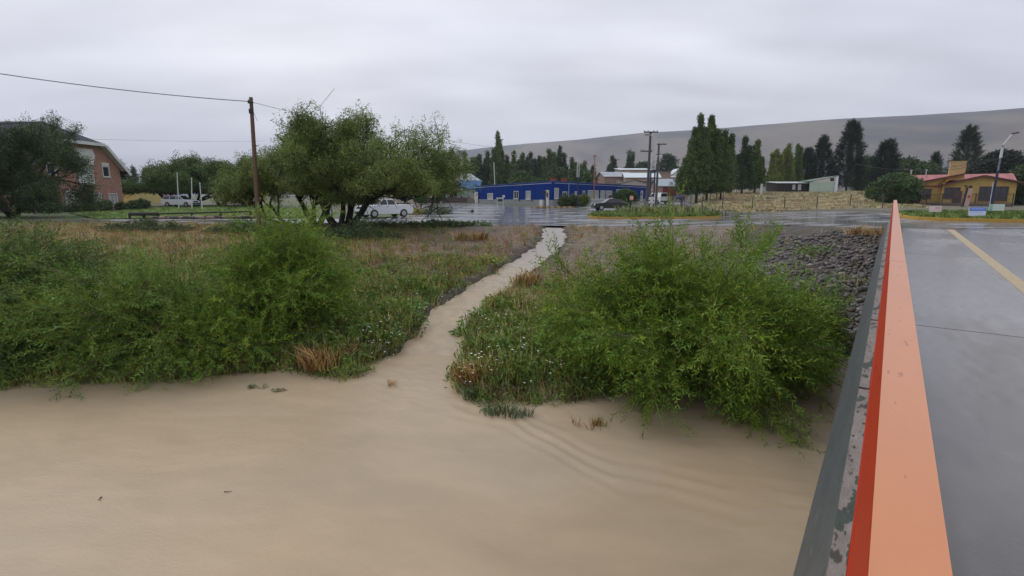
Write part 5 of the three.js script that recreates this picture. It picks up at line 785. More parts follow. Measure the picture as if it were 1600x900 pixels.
// shed on the lot
{
  const p = onTown(1214, 112), q = onTown(1264, 111); p.y -= 0.1;
  house('dark_shed', 'long low dark shed with pale roof edge on the dry lot', p, 0, { w: 6.9, d: 5, h: 2.1, rise: 0.35, roof: 'shed', wall: mat([0.035, 0.032, 0.03], 0.85, { map: T.streak, rep: 0.3 }), tile: corr(mat([0.50, 0.53, 0.55], 0.45), 0.4), front: [[3.2, 0.85, 0.5, 0.85, 'l'], [4.4, 0.75, 0.55, 1.0, 'l']] });
  q.y = town(q.x, q.z) - 0.05; const g = thing('pale_shed', 'pale green shed end with sloping white top beside the dark shed', 'building', q), m = mat([0.50, 0.62, 0.52], 0.7, { map: T.soft, rep: 0.3 });
  put('wall', wallG([[0, -0.4], [5.4, -0.4], [5.4, 2.3], [0, 2.3]], [], 0.2), m, g); const w2 = put('wall', wallG([[0, -0.4], [5, -0.4], [5, 2.6], [0, 2.6]], [], 0.2), m, g); w2.rotation.y = Math.PI / 2; w2.position.set(5.4, 0, -0.01);
  put('gable_panel', wallG([[0.1, 2.303], [5.3, 2.303], [5.3, 3.3], [4.1, 3.25], [1.8, 2.8]], [[4.15, 2.4, 0.9, 0.7]], 0.15), whitePaint, g); put('corner_post', boxG(0.55, 3.7, 0.3, 5.5, -0.3, 0.06), mat([0.62, 0.66, 0.7], 0.6), g); put('roof', slab(new V3(-0.3, 2.45, 0.25), new V3(5.8, 3.62, 0.25), new V3(5.8, 3.4, -5), new V3(-0.3, 2.4, -5), 0.08), mat([0.16, 0.22, 0.18], 0.6), g); put('hatch', boxG(0.9, 0.7, 0.03, 4.6, 2.4, -0.1), darkWood, g);
}
// yellow house with pink tin roof
{
  const f = 78, p = onTown(1421, f), RY = -0.6, cR = Math.cos(RY), sR = -Math.sin(RY); p.y = 0.72; const X = (px) => { const k = (px - 800) / 813; return (k * f - p.x) / (cR + k * sR); }, Y = (py, px = 1500) => up(py, f - sR * X(px)) - 0.72;
  const yel = mat([0.60, 0.40, 0.125], 0.8, { map: T.soft, rep: 0.3, bump: 0.01, brep: 1 }), pink = corr(mat([0.55, 0.17, 0.155], 0.5, { map: T.streak, rep: [0.25, 0.2] }), 0.4), trim = mat([0.10, 0.035, 0.03], 0.7), frame = mat([0.09, 0.05, 0.045], 0.7);
  const g = thing('yellow_house', 'yellow bungalow with pink tin roof and square chimney block', 'building', p, RY), w = X(1583), zb = 1.2;
  const mk = (pts, holes, z) => { const m = put('wall', wallG(pts, holes, 0.25), yel, g); m.position.z = z; for (const h of holes) opening(g, m, h, frame); return m; };
  mk([[0, -0.6], [X(1474), -0.6], [X(1474), 3.9], [X(1500), 4.2], [X(1500), Y(272.6)], [0, Y(288, 1421)]], [[X(1434.5), 1.0, X(1454) - X(1434.5), 1.25, 'w']], 0);
  mk([[X(1470), -0.6], [w, -0.6], [w, Y(286, 1583)], [X(1530), Y(275.8, 1530)], [X(1470), Y(289, 1470)]], [[X(1473.5), 1.0, X(1497) - X(1473.5), 1.4, 'w'], [X(1527), 0.7, X(1571) - X(1527), 1.8, 'w'], [X(1490), -0.2, 0.9, 0.95, 'd']].slice(0, 2), zb);
  put('wall', boxG(0.25, 3.7, zb - 0.26, X(1470) + 0.126, -0.6, zb / 2 - 0.12), yel, g); put('wall', boxG(0.25, 3.3, 9, w - 0.13, -0.6, zb - 4.76), yel, g); put('wall', boxG(0.25, 3.3, 8, 0.13, -0.6, -4.26), yel, g); put('wall', boxG(w - 0.6, 3.3, 0.25, w / 2, -0.6, -8.1), yel, g);
  put('door', boxG(1.0, 2.0, 0.08, X(1494), -0.05, zb + 0.02), frame, g);
  const V = (x, y, z) => new V3(x, y, z);
  put('roof', mrg([slab(V(-0.5, 2.75, 0.3), V(w + 0.4, 2.75, 0.3), V(w + 0.4, 4.45, -4.6), V(-0.5, 4.45, -4.6), 0.1), slab(V(w + 0.4, 2.75, -9.4), V(-0.5, 2.75, -9.4), V(-0.5, 4.45, -4.602), V(w + 0.4, 4.45, -4.602), 0.1), slab(V(-0.9, Y(289, 1421), 0.5), V(X(1502), Y(271.5), 0.5), V(X(1502), Y(271.5), -4.5), V(-0.9, Y(289, 1421), -0.1), 0.1), slab(V(X(1466), Y(289, 1466), zb + 0.5), V(X(1530), Y(274.6, 1530), zb + 0.5), V(X(1530), Y(274.6, 1530), -4.2), V(X(1466), Y(289, 1466), 0), 0.1), slab(V(X(1530) + 0.002, Y(274.6, 1530), zb + 0.5), V(w + 0.8, Y(286, 1583), zb + 0.5), V(w + 0.8, Y(286, 1583), -0.2), V(X(1530) + 0.002, Y(274.6, 1530), -4.2), 0.1)]), pink, g);
  const rk = (x0, y0, x1, y1, z) => boxG(Math.hypot(x1 - x0, y1 - y0), 0.2, 0.08, 0, -0.1, 0, 0, Math.atan2(y1 - y0, x1 - x0)).translate((x0 + x1) / 2, (y0 + y1) / 2 - 0.05, z);
  put('fascia_board', mrg([rk(-0.9, Y(289, 1421), X(1502), Y(271.5), 0.54), rk(X(1466), Y(289, 1466), X(1530), Y(274.6, 1530), zb + 0.54), rk(X(1530), Y(274.6, 1530), w + 0.8, Y(286, 1583), zb + 0.54)]), trim, g);
  put('chimney_block', mrg([boxG(X(1503) - X(1478.5), 2.6, 1.6, (X(1478.5) + X(1503)) / 2, Y(253) - 2.6, -1.0), boxG(X(1503) - X(1478.5) + 0.12, 0.1, 1.7, (X(1478.5) + X(1503)) / 2, Y(253), -1.0)]), mat([0.62, 0.43, 0.19], 0.8, { map: T.soft, rep: 0.3 }), g);
  for (const px of [1421.5, 1446]) { put('flue_pipe', mrg([cylG(0.07, 0.07, 1.6, X(px), 3.6, -4.0), cylG(0.13, 0.13, 0.18, X(px), 5.1, -4.0)]), mat([0.55, 0.57, 0.58], 0.4, { metal: 0.6 }), g); }
  put('wall_lamp', mrg([boxG(0.16, 0.2, 0.16, X(1505), 2.5, zb + 0.08), boxG(0.3, 0.06, 0.24, X(1505), 2.7, zb + 0.1)]), trim, g);
  put('plinth', mrg([boxG(w - X(1470), 0.55, 0.06, (w + X(1470)) / 2, -0.3, zb + 0.032)]), mat([0.16, 0.11, 0.09], 0.8), g);
  // iron fence
  const iron = mat([0.035, 0.03, 0.03], 0.6), fa = onTown(1426, 73), fb = onTown(1584, 62), L = dist2(fa, fb), t = thing('iron_fence', 'dark iron bar fence in front of the yellow house', 'fence', fa, facing(fa, fb)), bar = cylG(0.014, 0.014, 1.35, 0, 0.25, 0, 5), r2 = [];
  put('rail', mrg([boxG(L, 0.05, 0.04, L / 2, 1.45, 0), boxG(L, 0.05, 0.04, L / 2, 0.45, 0)]), iron, t); put('base_wall', boxG(L, 0.5, 0.2, L / 2, -0.15, 0), mat([0.15, 0.12, 0.11], 0.85, { map: T.grain }), t);
  for (let k = 0; k <= 76; k++) put('bar', bar, iron, t).position.x = L * k / 76; for (let k = 0; k <= 6; k++) put('post', boxG(0.09, 1.6, 0.09, L * k / 6, 0, 0.002), iron, t);
}
house('grey_house', 'grey roofed house behind the right end of the yellow house', onTown(1572, 96), 0, { w: 4, d: 5, h: 4.1, rise: 0.8, roof: 'gableX', wall: mat([0.45, 0.45, 0.46], 0.8), tile: greyTin });

// ------------------------------------------------------------------ poles, lamps, wires
const wood = mat([0.20, 0.115, 0.075], 0.85, { map: T.streak, rep: [3, 0.3] }), steelWhite = mat([0.72, 0.73, 0.74], 0.45, { map: T.soft }), navy = mat([0.012, 0.016, 0.06], 0.5), greyWood = mat([0.085, 0.075, 0.07], 0.85), black = mat([0.02, 0.02, 0.022], 0.6), cable = mat([0.03, 0.03, 0.032], 0.6);
function wire(label, a, b, sag, r = 0.02, group) { const pts = []; for (let k = 0; k <= 24; k++) { const t = k / 24; pts.push(a.clone().lerp(b, t).add(new V3(0, -sag * 4 * t * (1 - t), 0)).sub(a)); } const m = put('overhead_wire', taper(pts, r, r, 4), cable); m.position.copy(a); return tag(m, label, 'wire', group); }
{
  const p = ground(405, 364), f = -p.z, topY = up(157, f), t = thing('wooden_pole', 'tall reddish wooden utility pole in front of the left trees', 'pole', p), tx = 0.2; const h = topY - p.y;
  put('shaft', taper([new V3(0, -0.4, 0), new V3(tx * 0.5, h * 0.5, 0), new V3(tx, h, 0)], 0.14, 0.10, 9), wood, t); put('bracket', mrg([boxG(0.3, 0.08, 0.08, tx, h - 0.35, 0.1), cylG(0.035, 0.03, 0.14, tx - 0.1, h - 0.28, 0.12), boxG(0.24, 0.25, 0.06, tx, h - 0.9, 0.12)]), black, t);
  const top = new V3(p.x + tx, topY - 0.25, p.z + 0.12), left = at(-120, f * 0.86, up(98, f * 0.86)); wire('overhead wire from the wooden pole to the left edge', top, left, 0.25, 0.022);
  wire('overhead wire from the wooden pole right into the big tree', top, at(486, 40, up(182, 40)), 0.05, 0.014);
  wire('thin stay wire slanting down from the wooden pole', top.clone().add(new V3(0, -0.2, 0)), at(412, f, up(192, f)), 0, 0.009);
  wire('faint distant wire crossing the sky behind the brick house', at(-60, 60, up(208, 60)), at(420, 80, up(222, 80)), 0.4, 0.012);
  wire('wire leaving the right side of the big tree', at(640, 40, up(205, 40)), at(790, 75, up(232, 75)), 0.3, 0.014);
}
function lamp(name, label, base, o) { // pole, outreach arm, head
  const t = thing(name, label, 'lamp post', base); put('shaft', taper([new V3(0, -0.3, 0), new V3(o.dx * 0.5, o.h * 0.5, 0), new V3(o.dx, o.h, 0)], o.r || 0.09, (o.r || 0.09) * 0.7, 8), o.mat, t);
  const pts = []; for (let k = 0; k <= 8; k++) { const q = k / 8; pts.push(new V3(o.dx + o.ax * q, o.h + o.ay * Math.sin(q * 1.5), 0)); } put('arm', taper(pts, 0.05, 0.04, 6), o.arm || o.mat, t);
  const hd = new RoundedBoxGeometry(0.75, 0.16, 0.3, 2, 0.07); hd.rotateZ(o.tilt || 0.2); hd.translate(o.dx + o.ax + Math.sign(o.ax) * 0.3, o.h + o.ay + 0.05, 0); put('lamp_head', hd, mat([0.10, 0.105, 0.12], 0.5), t); return t;
}
{ const f = 40.5, b = onTown(517, f); lamp('street_lamp', 'white street lamp post rising through the big tree', b, { dx: -0.12, h: up(196, f) - b.y, ax: -1.5, ay: 0.55, mat: steelWhite, tilt: 0.25, r: 0.1 }); const s = put('metal_rod', barG([0, 0, 0], [1.15, 1.25, 0], 0.022, 5), mat([0.5, 0.5, 0.52], 0.5), null); s.position.copy(at(509, 40.3, up(170, 40.3))); tag(s, 'slanted metal rod sticking up above the big tree', 'rod'); const st = put('rod_stay', barG([0, 0, 0], [0.1, -1.35, 0], 0.03, 5), steelWhite); st.position.copy(at(509, 40.3, up(170, 40.3))); tag(st, 'thin steel stay holding the slanted rod above the big tree', 'rod'); }
// H-frame power poles on the island
function powerPole(label, px, py, f, topPy, o) {
  const b = at(px, f); b.y = town(b.x, b.z) + 0.1; const h = up(topPy, f) - b.y, t = thing('power_pole', label, 'power pole', b); const dx = o.dx || 0;
  put('shaft', taper([new V3(0, -0.3, 0), new V3(dx * 0.5, h * 0.5, 0), new V3(dx, h, 0)], 0.2, 0.13, 8), greyWood, t);
  for (const [y, w, off] of o.arms) { const a = put('crossarm', boxG(w, 0.14, 0.14, dx + off, h - y, 0.16), greyWood, t); put('insulator', mrg([-0.46, -0.2, 0.2, 0.46].map((k) => cylG(0.05, 0.035, 0.16, dx + off + w * k, h - y + 0.14, 0.16, 6))), mat([0.25, 0.22, 0.2], 0.4), a); }
  return t;
}
powerPole('tall power pole with two crossarms on the traffic island', 1011.5, 320, 64, 208, { dx: 0.04, arms: [[0.12, 1.7, 0], [2.35, 1.4, -0.45]] });
powerPole('second power pole with two crossarms just behind the first', 1025.5, 318, 78, 226, { dx: 0.02, arms: [[0.15, 1.5, 0.3], [1.6, 1.4, 0.2]] });
{ // ladder-like mast: two tubes with rungs, navy below, white above, and a swan-neck lamp
  const f = 62, b = at(1018.5, f); b.y = town(b.x, b.z) + 0.1; const t = thing('ladder_mast', 'twin tube ladder mast, navy below and white above, with swan neck lamp', 'lamp post', b), hN = up(266, f) - b.y, hW = up(240, f) - b.y, s = 0.24;
  for (const k of [-1, 1]) { put('navy_tube', cylG(0.085, 0.085, hN + 0.3, k * s, -0.3, 0), navy, t); put('white_tube', cylG(0.06, 0.06, (k > 0 ? up(222, f) - b.y : hW) - hN, k * s, hN, 0), steelWhite, t); }
  for (let y = 1.0; y < hN; y += 0.55) put('rung', barG([-s, y, 0], [s, y, 0], 0.03), navy, t); for (let y = hN + 0.15; y < hW; y += 0.3) put('rung', barG([-s, y, 0], [s, y, 0], 0.022), steelWhite, t);
  const yT = up(222, f) - b.y, pts = []; for (let k = 0; k <= 10; k++) { const q = k / 10; pts.push(new V3(s - 0.9 * q * q - 0.1 * q, yT + 0.72 * Math.sin(q * 1.45), 0)); } put('swan_neck', taper(pts, 0.05, 0.04, 6), steelWhite, t);
  const hd = new RoundedBoxGeometry(0.5, 0.16, 0.26, 2, 0.06); hd.translate(s - 1.15, yT + 0.72, 0); put('lamp_head', hd, mat([0.2, 0.2, 0.21], 0.5), t);
  put('crossbar', barG([s, up(246, f) - b.y, 0], [s + 1.0, up(240, f) - b.y, 0], 0.03), steelWhite, t);
  put('white_band', mrg([[308, 312.5], [314, 318]].map(([a, c]) => cylG(0.33, 0.33, up(a, f) - up(c, f), 0, up(c, f) - b.y, 0, 14))), steelWhite, t);
  const bx = at(1010, 61.5); bx.y = town(bx.x, bx.z) + 0.12; const c = thing('utility_box', 'small pale concrete box at the foot of the power poles', 'box', bx); put('case', new RoundedBoxGeometry(0.5, 0.9, 0.4, 2, 0.03).translate(0, 0.45, 0), kerbGrey, c); put('lid', boxG(0.56, 0.06, 0.46, 0, 0.9, 0), kerbGrey, c);
}
{ // orange-brown pole and the white-topped post behind the hedge
  let b = onTown(928, 92), h = up(243, 92) - b.y, t = thing('brown_pole', 'slim orange brown pole before the blue building', 'pole', b); put('shaft', taper([new V3(0, -0.3, 0), new V3(0, h * 0.5, 0), new V3(-0.05, h, 0)], 0.11, 0.08, 7), mat([0.30, 0.15, 0.09], 0.85), t); put('cap', boxG(0.55, 0.3, 0.2, -0.05, h - 0.35, 0), mat([0.36, 0.2, 0.14], 0.8), t);
  b = onTown(902.5, 77); h = up(251, 77) - b.y; t = thing('twin_post', 'dark post with two white tubes at the top, beside the hedge', 'post', b); put('shaft', cylG(0.10, 0.09, h * 0.66, 0, -0.2, 0), navy, t); for (const k of [-0.13, 0.13]) put('white_tube', cylG(0.055, 0.055, h * 0.36, k, h * 0.64, 0), steelWhite, t);
  b = onTown(773, 150); h = up(254, 150) - b.y; t = thing('white_mast', 'thin white mast standing before the poplar wood', 'mast', b); put('shaft', taper([new V3(0, -0.3, 0), new V3(0, h * 0.5, 0), new V3(-0.2, h, 0)], 0.14, 0.12, 6), steelWhite, t); put('base_plate', boxG(0.6, 0.1, 0.6, 0, 0, 0), kerbGrey, t);
  wire('sagging wire between the brown pole and the beige houses', at(905, 92, up(258, 92)), at(950, 140, up(272, 140)), 0.6, 0.03);
}
// signs and small street furniture by the blue building
{
  let b = onTown(852, 70), t = thing('sign_post', 'dark sign post seen edge on before the white door of the blue building', 'sign', b); put('post', cylG(0.07, 0.07, up(299, 70) - b.y + 0.3, 0, -0.3, 0), black, t); put('sign_head', mrg([boxG(0.5, 0.42, 0.25, -0.12, up(303.5, 70) - b.y, 0), boxG(0.2, 0.22, 0.2, 0.24, up(306, 70) - b.y, 0), boxG(0.18, 0.2, 0.22, -0.4, up(302.5, 70) - b.y, 0)]), black, t);
  b = onTown(777, 88); t = thing('white_stand', 'white two legged sign stand before the blue building', 'sign', b); put('frame', mrg([boxG(0.11, 1.35, 0.11, 0, -0.2, 0), boxG(0.11, 1.35, 0.11, 0.98, -0.2, 0), boxG(1.25, 0.18, 0.12, 0.45, 1.0, 0.002)]), whitePaint, t); put('panel', boxG(0.42, 0.42, 0.06, 1.08, 1.18, 0), whitePaint, t); put('board', boxG(0.86, 0.3, 0.05, 0.49, 0.55, 0), darkWood, t);
  b = onTown(740.5, 95); t = null;
  b = onTown(987, 88); t = thing('orange_sign', 'small orange and white sign board right of the white car', 'sign', b); put('post', boxG(0.08, 1.0, 0.08, 0, 0, -0.05), black, t); put('board', boxG(0.62, 0.72, 0.05, 0, 0.75, 0), mat([0.72, 0.3, 0.14], 0.6), t); put('white_stripe', boxG(0.52, 0.2, 0.02, 0, 1.0, 0.03), whitePaint, t);
  for (const [px, f, h, r, lab] of [[985, 50, 1.55, 0.085, 'black bollard post in front of the traffic island'], [1047, 66, 1.1, 0.08, 'short black post right of the power poles'], [1065, 62, 1.75, 0.08, 'taller black post near the big poplars'], [1051.5, 90, 2.1, 0.05, 'thin dark post by the side street']]) { const p = onTown(px, f), k = thing('bollard', lab, 'post', p, 0, 'dark posts by the road'); put('shaft', cylG(r, r * 0.92, h, 0, -0.1, 0, 10), black, k); put('cap', new THREE.SphereGeometry(r, 10, 5, 0, 6.3, 0, 1.57).translate(0, h - 0.1, 0), black, k); }
  // painted kerb stones, alternating, at the blue building's corner
  t = thing('striped_kerb', 'kerb painted in orange and brown blocks before the blue building', 'kerb', onTown(836, 72)); const o = t.position.clone(); for (let k = 0; k < 14; k++) { const p = onTown(836 + k * 4.6, 72 + (k > 7 ? (k - 7) * 0.35 : 0)); const m = put('kerb_stone', boxG(0.40, 0.16, 0.2, 0, 0, 0), k % 2 ? mat([0.2, 0.11, 0.06], 0.8) : mat([0.5, 0.32, 0.13], 0.8), t); m.position.copy(p).sub(o); }
}
// flagpoles and the log barrier on the lawn
{
  for (const [px, top, f, dx, lab] of [[277, 272, 66, 0.28, 'leftmost and tallest white flagpole on the lawn'], [297.5, 280, 64, 0.36, 'middle thin white flagpole on the lawn'], [313.5, 287, 63, 0.05, 'rightmost leaning white flagpole on the lawn']]) { const b = onTown(px, f), h = up(top, f) - b.y, t = thing('flagpole', lab, 'flagpole', b, 0, 'flagpoles on the lawn'); put('shaft', taper([new V3(0, -0.2, 0), new V3(dx / 2, h / 2, 0), new V3(dx, h, 0)], 0.075, 0.05, 7), steelWhite, t); put('finial', new THREE.SphereGeometry(0.08, 8, 6).translate(dx, h + 0.05, 0), steelWhite, t); }
  const a = hit(203, 342, town), t = thing('log_barrier', 'dark timber rail on short posts along the lawn edge', 'barrier', a); let prev = null; const pts = [[203, 341.2], [225, 341], [248, 340.8], [300, 339.2], [345, 337.8], [392, 336.6]].map(([x, y]) => { const q = hit(x, y, town); return q.sub(a); });
  pts.forEach((q, i) => { put('post', cylG(0.1, 0.1, i > 2 ? 0.45 : 0.5, q.x, q.y - 0.1, q.z, 7), darkWood, t); if (i) put('rail', taper([pts[i - 1].clone().add(new V3(0, 0.36, 0)), q.clone().add(new V3(0, 0.36, 0))], i < 3 ? 0.15 : 0.07, i < 3 ? 0.15 : 0.07, 7), darkWood, t); });
  // broken kerb of rubble along the road's far edge
  const r = rng(9), u = thing('rubble_row', 'row of broken dark stones along the far road edge before the lawn', 'stones', hit(250, 342, town)), o = u.position; for (let k = 0; k < 46; k++) { const q = hit(235 + k * 4.2 + r() * 3, 342.2 - k * 0.035 - r() * 1.2, town), g = new THREE.IcosahedronGeometry(0.12 + 0.16 * r(), 0); g.scale(1.5, 0.7, 1); put('stone', g, r() < 0.6 ? barkGrey : mat([0.24, 0.16, 0.12], 0.9), u).position.copy(q).sub(o).add(new V3(0, 0.06, 0)); }
}
// fence of the dry lot
{
  const ps = [[1067, 70], [1098, 67], [1130, 64.5], [1177, 62], [1227, 60.5], [1278, 59.5], [1330, 58.5], [1381, 58]].map(([px, f]) => onTown(px, f)), o = ps[0], t = thing('wire_fence', 'wire fence on dark posts around the dry lot', 'fence', o), wg = [];
  ps.forEach((p, i) => { put('post', cylG(0.055, 0.05, 1.75, 0, -0.2, 0, 7), greyWood, t).position.copy(p).sub(o); if (i) for (const y of [0.35, 0.75, 1.15, 1.45]) { const a = ps[i - 1].clone().sub(o), b = p.clone().sub(o); put('strand', barG([a.x, a.y + y, a.z], [b.x, b.y + y, b.z], 0.008, 4), greyWood, t); } });
  const t2o = onTown(1074, 84), t2 = thing('mesh_fence', 'dark mesh fence running back past the big poplars', 'fence', t2o), q = []; for (let k = 0; k <= 14; k++) q.push(onTown(1070 + k * 10, 82 + k * 2.2)); q.forEach((p, i) => { put('post', cylG(0.05, 0.05, 1.9, 0, -0.2, 0, 6), black, t2).position.copy(p).sub(t2o); if (i) { const a = q[i - 1].clone().sub(t2o), b = p.clone().sub(t2o), g = []; for (let y = 0.15; y < 1.7; y += 0.22) g.push(barG([a.x, a.y + y, a.z], [b.x, b.y + y, b.z], 0.011, 3)); for (let k = 1; k < 8; k++) { const c = a.clone().lerp(b, k / 8); g.push(barG([c.x, c.y, c.z], [c.x, c.y + 1.65, c.z], 0.011, 3)); } put('mesh_panel', mrg(g), black, t2); } });
  const gb = onTown(1188, 98), g = thing('goal_frame', 'white metal goal frame on the dry lot', 'goal', gb, 0.9); put('frame', mrg([cylG(0.09, 0.09, 2.1, 0, -0.1, 0, 8), cylG(0.09, 0.09, 2.1, 0.95, -0.1, 0, 8), boxG(1.13, 0.17, 0.17, 0.475, 2.0, 0)]), steelWhite, g);
  const lb = onTown(1206, 88), lg = thing('timber_pile', 'small pile of dark timber on the dry lot', 'timber', lb, 0.1); for (let k = 0; k < 5; k++) put('log', barG([-0.9 + 0.1 * k, 0.12 + 0.13 * (k % 2), -0.3 + 0.15 * k], [0.8, 0.14 + 0.1 * (k % 2), -0.25 + 0.15 * k], 0.1, 7), k % 3 ? barkGrey : mat([0.3, 0.27, 0.25], 0.8), lg);
}
// signs on the right verge, totem, lamp and wires
{
  const print = (w, h, draw) => { const c = document.createElement('canvas'); c.width = w; c.height = h; const x = c.getContext('2d'); draw(x, w, h); const t = new THREE.CanvasTexture(c); t.colorSpace = THREE.SRGBColorSpace; return new THREE.MeshStandardMaterial({ map: t, roughness: 0.5 }); };
  const sign = (label, px, f, py0, py1, pw, m, tilt) => { const b = onTown(px, f); b.y += 0.12; const t = thing('placard', label, 'sign', b, 0, 'placards on the verge'), w = pw / 813 * f, y0 = up(py1, f) - b.y, h = up(py0, f) - up(py1, f); put('board', boxG(w, h, 0.04, 0, y0, -0.022), whitePaint, t); const g = new THREE.PlaneGeometry(w - 0.04, h - 0.04); put('print', g.translate(0, y0 + h / 2, 0.003), m, t); for (const k of [-0.4, 0.4]) put('leg', boxG(0.06, Math.max(0.3, y0 + 0.25), 0.05, w * k, -0.15, -0.07), darkWood, t); return t; };
  const strokes = (x, w, y, n, c, s) => { x.fillStyle = c; const r = rng(n * 7 + y); let p = w * 0.1; while (p < w * 0.86) { const l = 4 + r() * 12; x.fillRect(p, y, l, s); p += l + 4 + r() * 4; } };
  sign('pale pink placard on the verge, left of the blue one', 1465, 34, 321.5, 331.5, 19, print(128, 64, (x, w, h) => { x.fillStyle = '#e6cfcc'; x.fillRect(0, 0, w, h); x.fillStyle = '#d9a9ac'; x.fillRect(w * 0.45, 8, w * 0.45, 26); strokes(x, w, 44, 3, '#c9a2a2', 5); }));
  sign('blue and white placard on the verge, largest of the three', 1531.5, 28.3, 323.5, 338.0, 27, print(256, 128, (x, w, h) => { x.fillStyle = '#dfe6fb'; x.fillRect(0, 0, w, h); x.fillStyle = '#5f7ed8'; x.fillRect(0, 0, w, h * 0.45); strokes(x, w, 14, 5, '#c9d6ff', 12); strokes(x, w, 36, 6, '#9fb4f2', 9); strokes(x, w, 70, 8, '#8a9be0', 10); strokes(x, w, 96, 9, '#a9b6ea', 8); }));
  sign('pale green and white placard on the verge, right of the blue one', 1561, 36, 319, 329.5, 24, print(128, 64, (x, w, h) => { x.fillStyle = '#cfdcd2'; x.fillRect(0, 0, w, h); x.fillStyle = '#86b8a4'; x.fillRect(0, 0, w * 0.2, h); strokes(x, w, 20, 4, '#b4c9be', 6); strokes(x, w, 38, 5, '#b4c9be', 6); }));
  let f = 61, b = onTown(1510, f), t = thing('totem_sign', 'tall narrow pinkish sign with a red mark before the yellow house', 'sign', b); put('board', boxG(0.55, 2.0, 0.14, 0.12, 0.1, 0, 0, -0.12), mat([0.62, 0.42, 0.36], 0.6, { map: T.soft }), t); put('red_mark', boxG(0.3, 0.3, 0.02, 0.27, 1.05, 0.08, 0, -0.12), mat([0.45, 0.03, 0.035], 0.6), t); put('support', boxG(0.16, 2.3, 0.16, -0.26, 0, -0.05, 0, -0.12), black, t); put('top_lamp', boxG(0.3, 0.25, 0.2, 0.32, 2.2, 0, 0, -0.12), black, t);
  f = 55; b = onTown(1551, f); const h = up(228, f) - b.y, dx = 0.22; t = thing('street_lamp', 'navy street lamp post with white band in front of the yellow house', 'lamp post', b); put('shaft', taper([new V3(0, -0.3, 0), new V3(dx * 0.6, h * 0.6, 0)], 0.13, 0.11, 8), navy, t); put('upper_shaft', taper([new V3(dx * 0.6, h * 0.6, 0), new V3(dx, h, 0)], 0.09, 0.07, 7), mat([0.16, 0.17, 0.2], 0.5), t); put('white_band', taper([new V3(dx * 0.86, h * 0.80, 0), new V3(dx * 0.97, h * 0.96, 0)], 0.12, 0.12, 8), steelWhite, t); put('arm', barG([dx, h, 0], [dx + 0.75, h + 1.1, 0], 0.05), steelWhite, t); const hd = new RoundedBoxGeometry(0.7, 0.16, 0.28, 2, 0.06); hd.rotateZ(0.2); hd.translate(dx + 1.05, h + 1.2, 0); put('lamp_head', hd, mat([0.06, 0.06, 0.07], 0.5), t); put('white_conduit', cylG(0.03, 0.03, 2.3, -0.22, 0.4, 0.08, 6), steelWhite, t);
  const L = (px, py) => at(px, 55, up(py, 55)), top = L(1568, 238);
  [[1330, 262, 1.2, 'upper wire running left from the right street lamp'], [1400, 268, 1.0, 'lower wire running left from the right street lamp']].forEach(([px, py, s, lab]) => wire(lab, top.clone().add(new V3(0, -0.3, 0.05)), at(px, 75, up(py - 6, 75)), s, 0.025));
  [[238, 229, 0, 'top wire leaving the right street lamp toward the right edge'], [244, 241, 0.1, 'second wire leaving the right street lamp toward the right edge'], [256, 250, 0.1, 'third wire leaving the right street lamp toward the right edge'], [266, 258, 0.1, 'lowest wire leaving the right street lamp toward the right edge']].forEach(([y0, y1, s, lab]) => wire(lab, L(1569, y0), at(1680, 52, up(y1, 52)), s, 0.02));
  b = onTown(1431, 73); t = thing('waste_bin', 'black bin beside the round bush at the yellow house', 'bin', b); put('body', mrg([boxG(0.95, 0.85, 0.7, 0, 0.12, 0)]), black, t); put('lid', new RoundedBoxGeometry(1.05, 0.14, 0.8, 2, 0.05).translate(0, 1.05, 0), black, t); for (const k of [-0.36, 0.36]) put('wheel', new THREE.CylinderGeometry(0.1, 0.1, 0.08, 10).rotateZ(1.57).translate(k, 0.08, 0.3), black, t);
}
// debris and puddle edges on the road
{ const p = hit(735.5, 332, town), t = put('road_debris', mrg([leafBall(71, 30, 0.35, 0.3, 0.06, 0.3), new THREE.IcosahedronGeometry(0.18, 0).translate(0.2, 0.1, 0)]), mat([0.05, 0.045, 0.04], 0.8, { side: THREE.DoubleSide })); t.position.copy(p).add(new V3(0, 0.08, 0)); tag(t, 'dark clump of debris lying on the wet road before the blue building', 'debris'); }

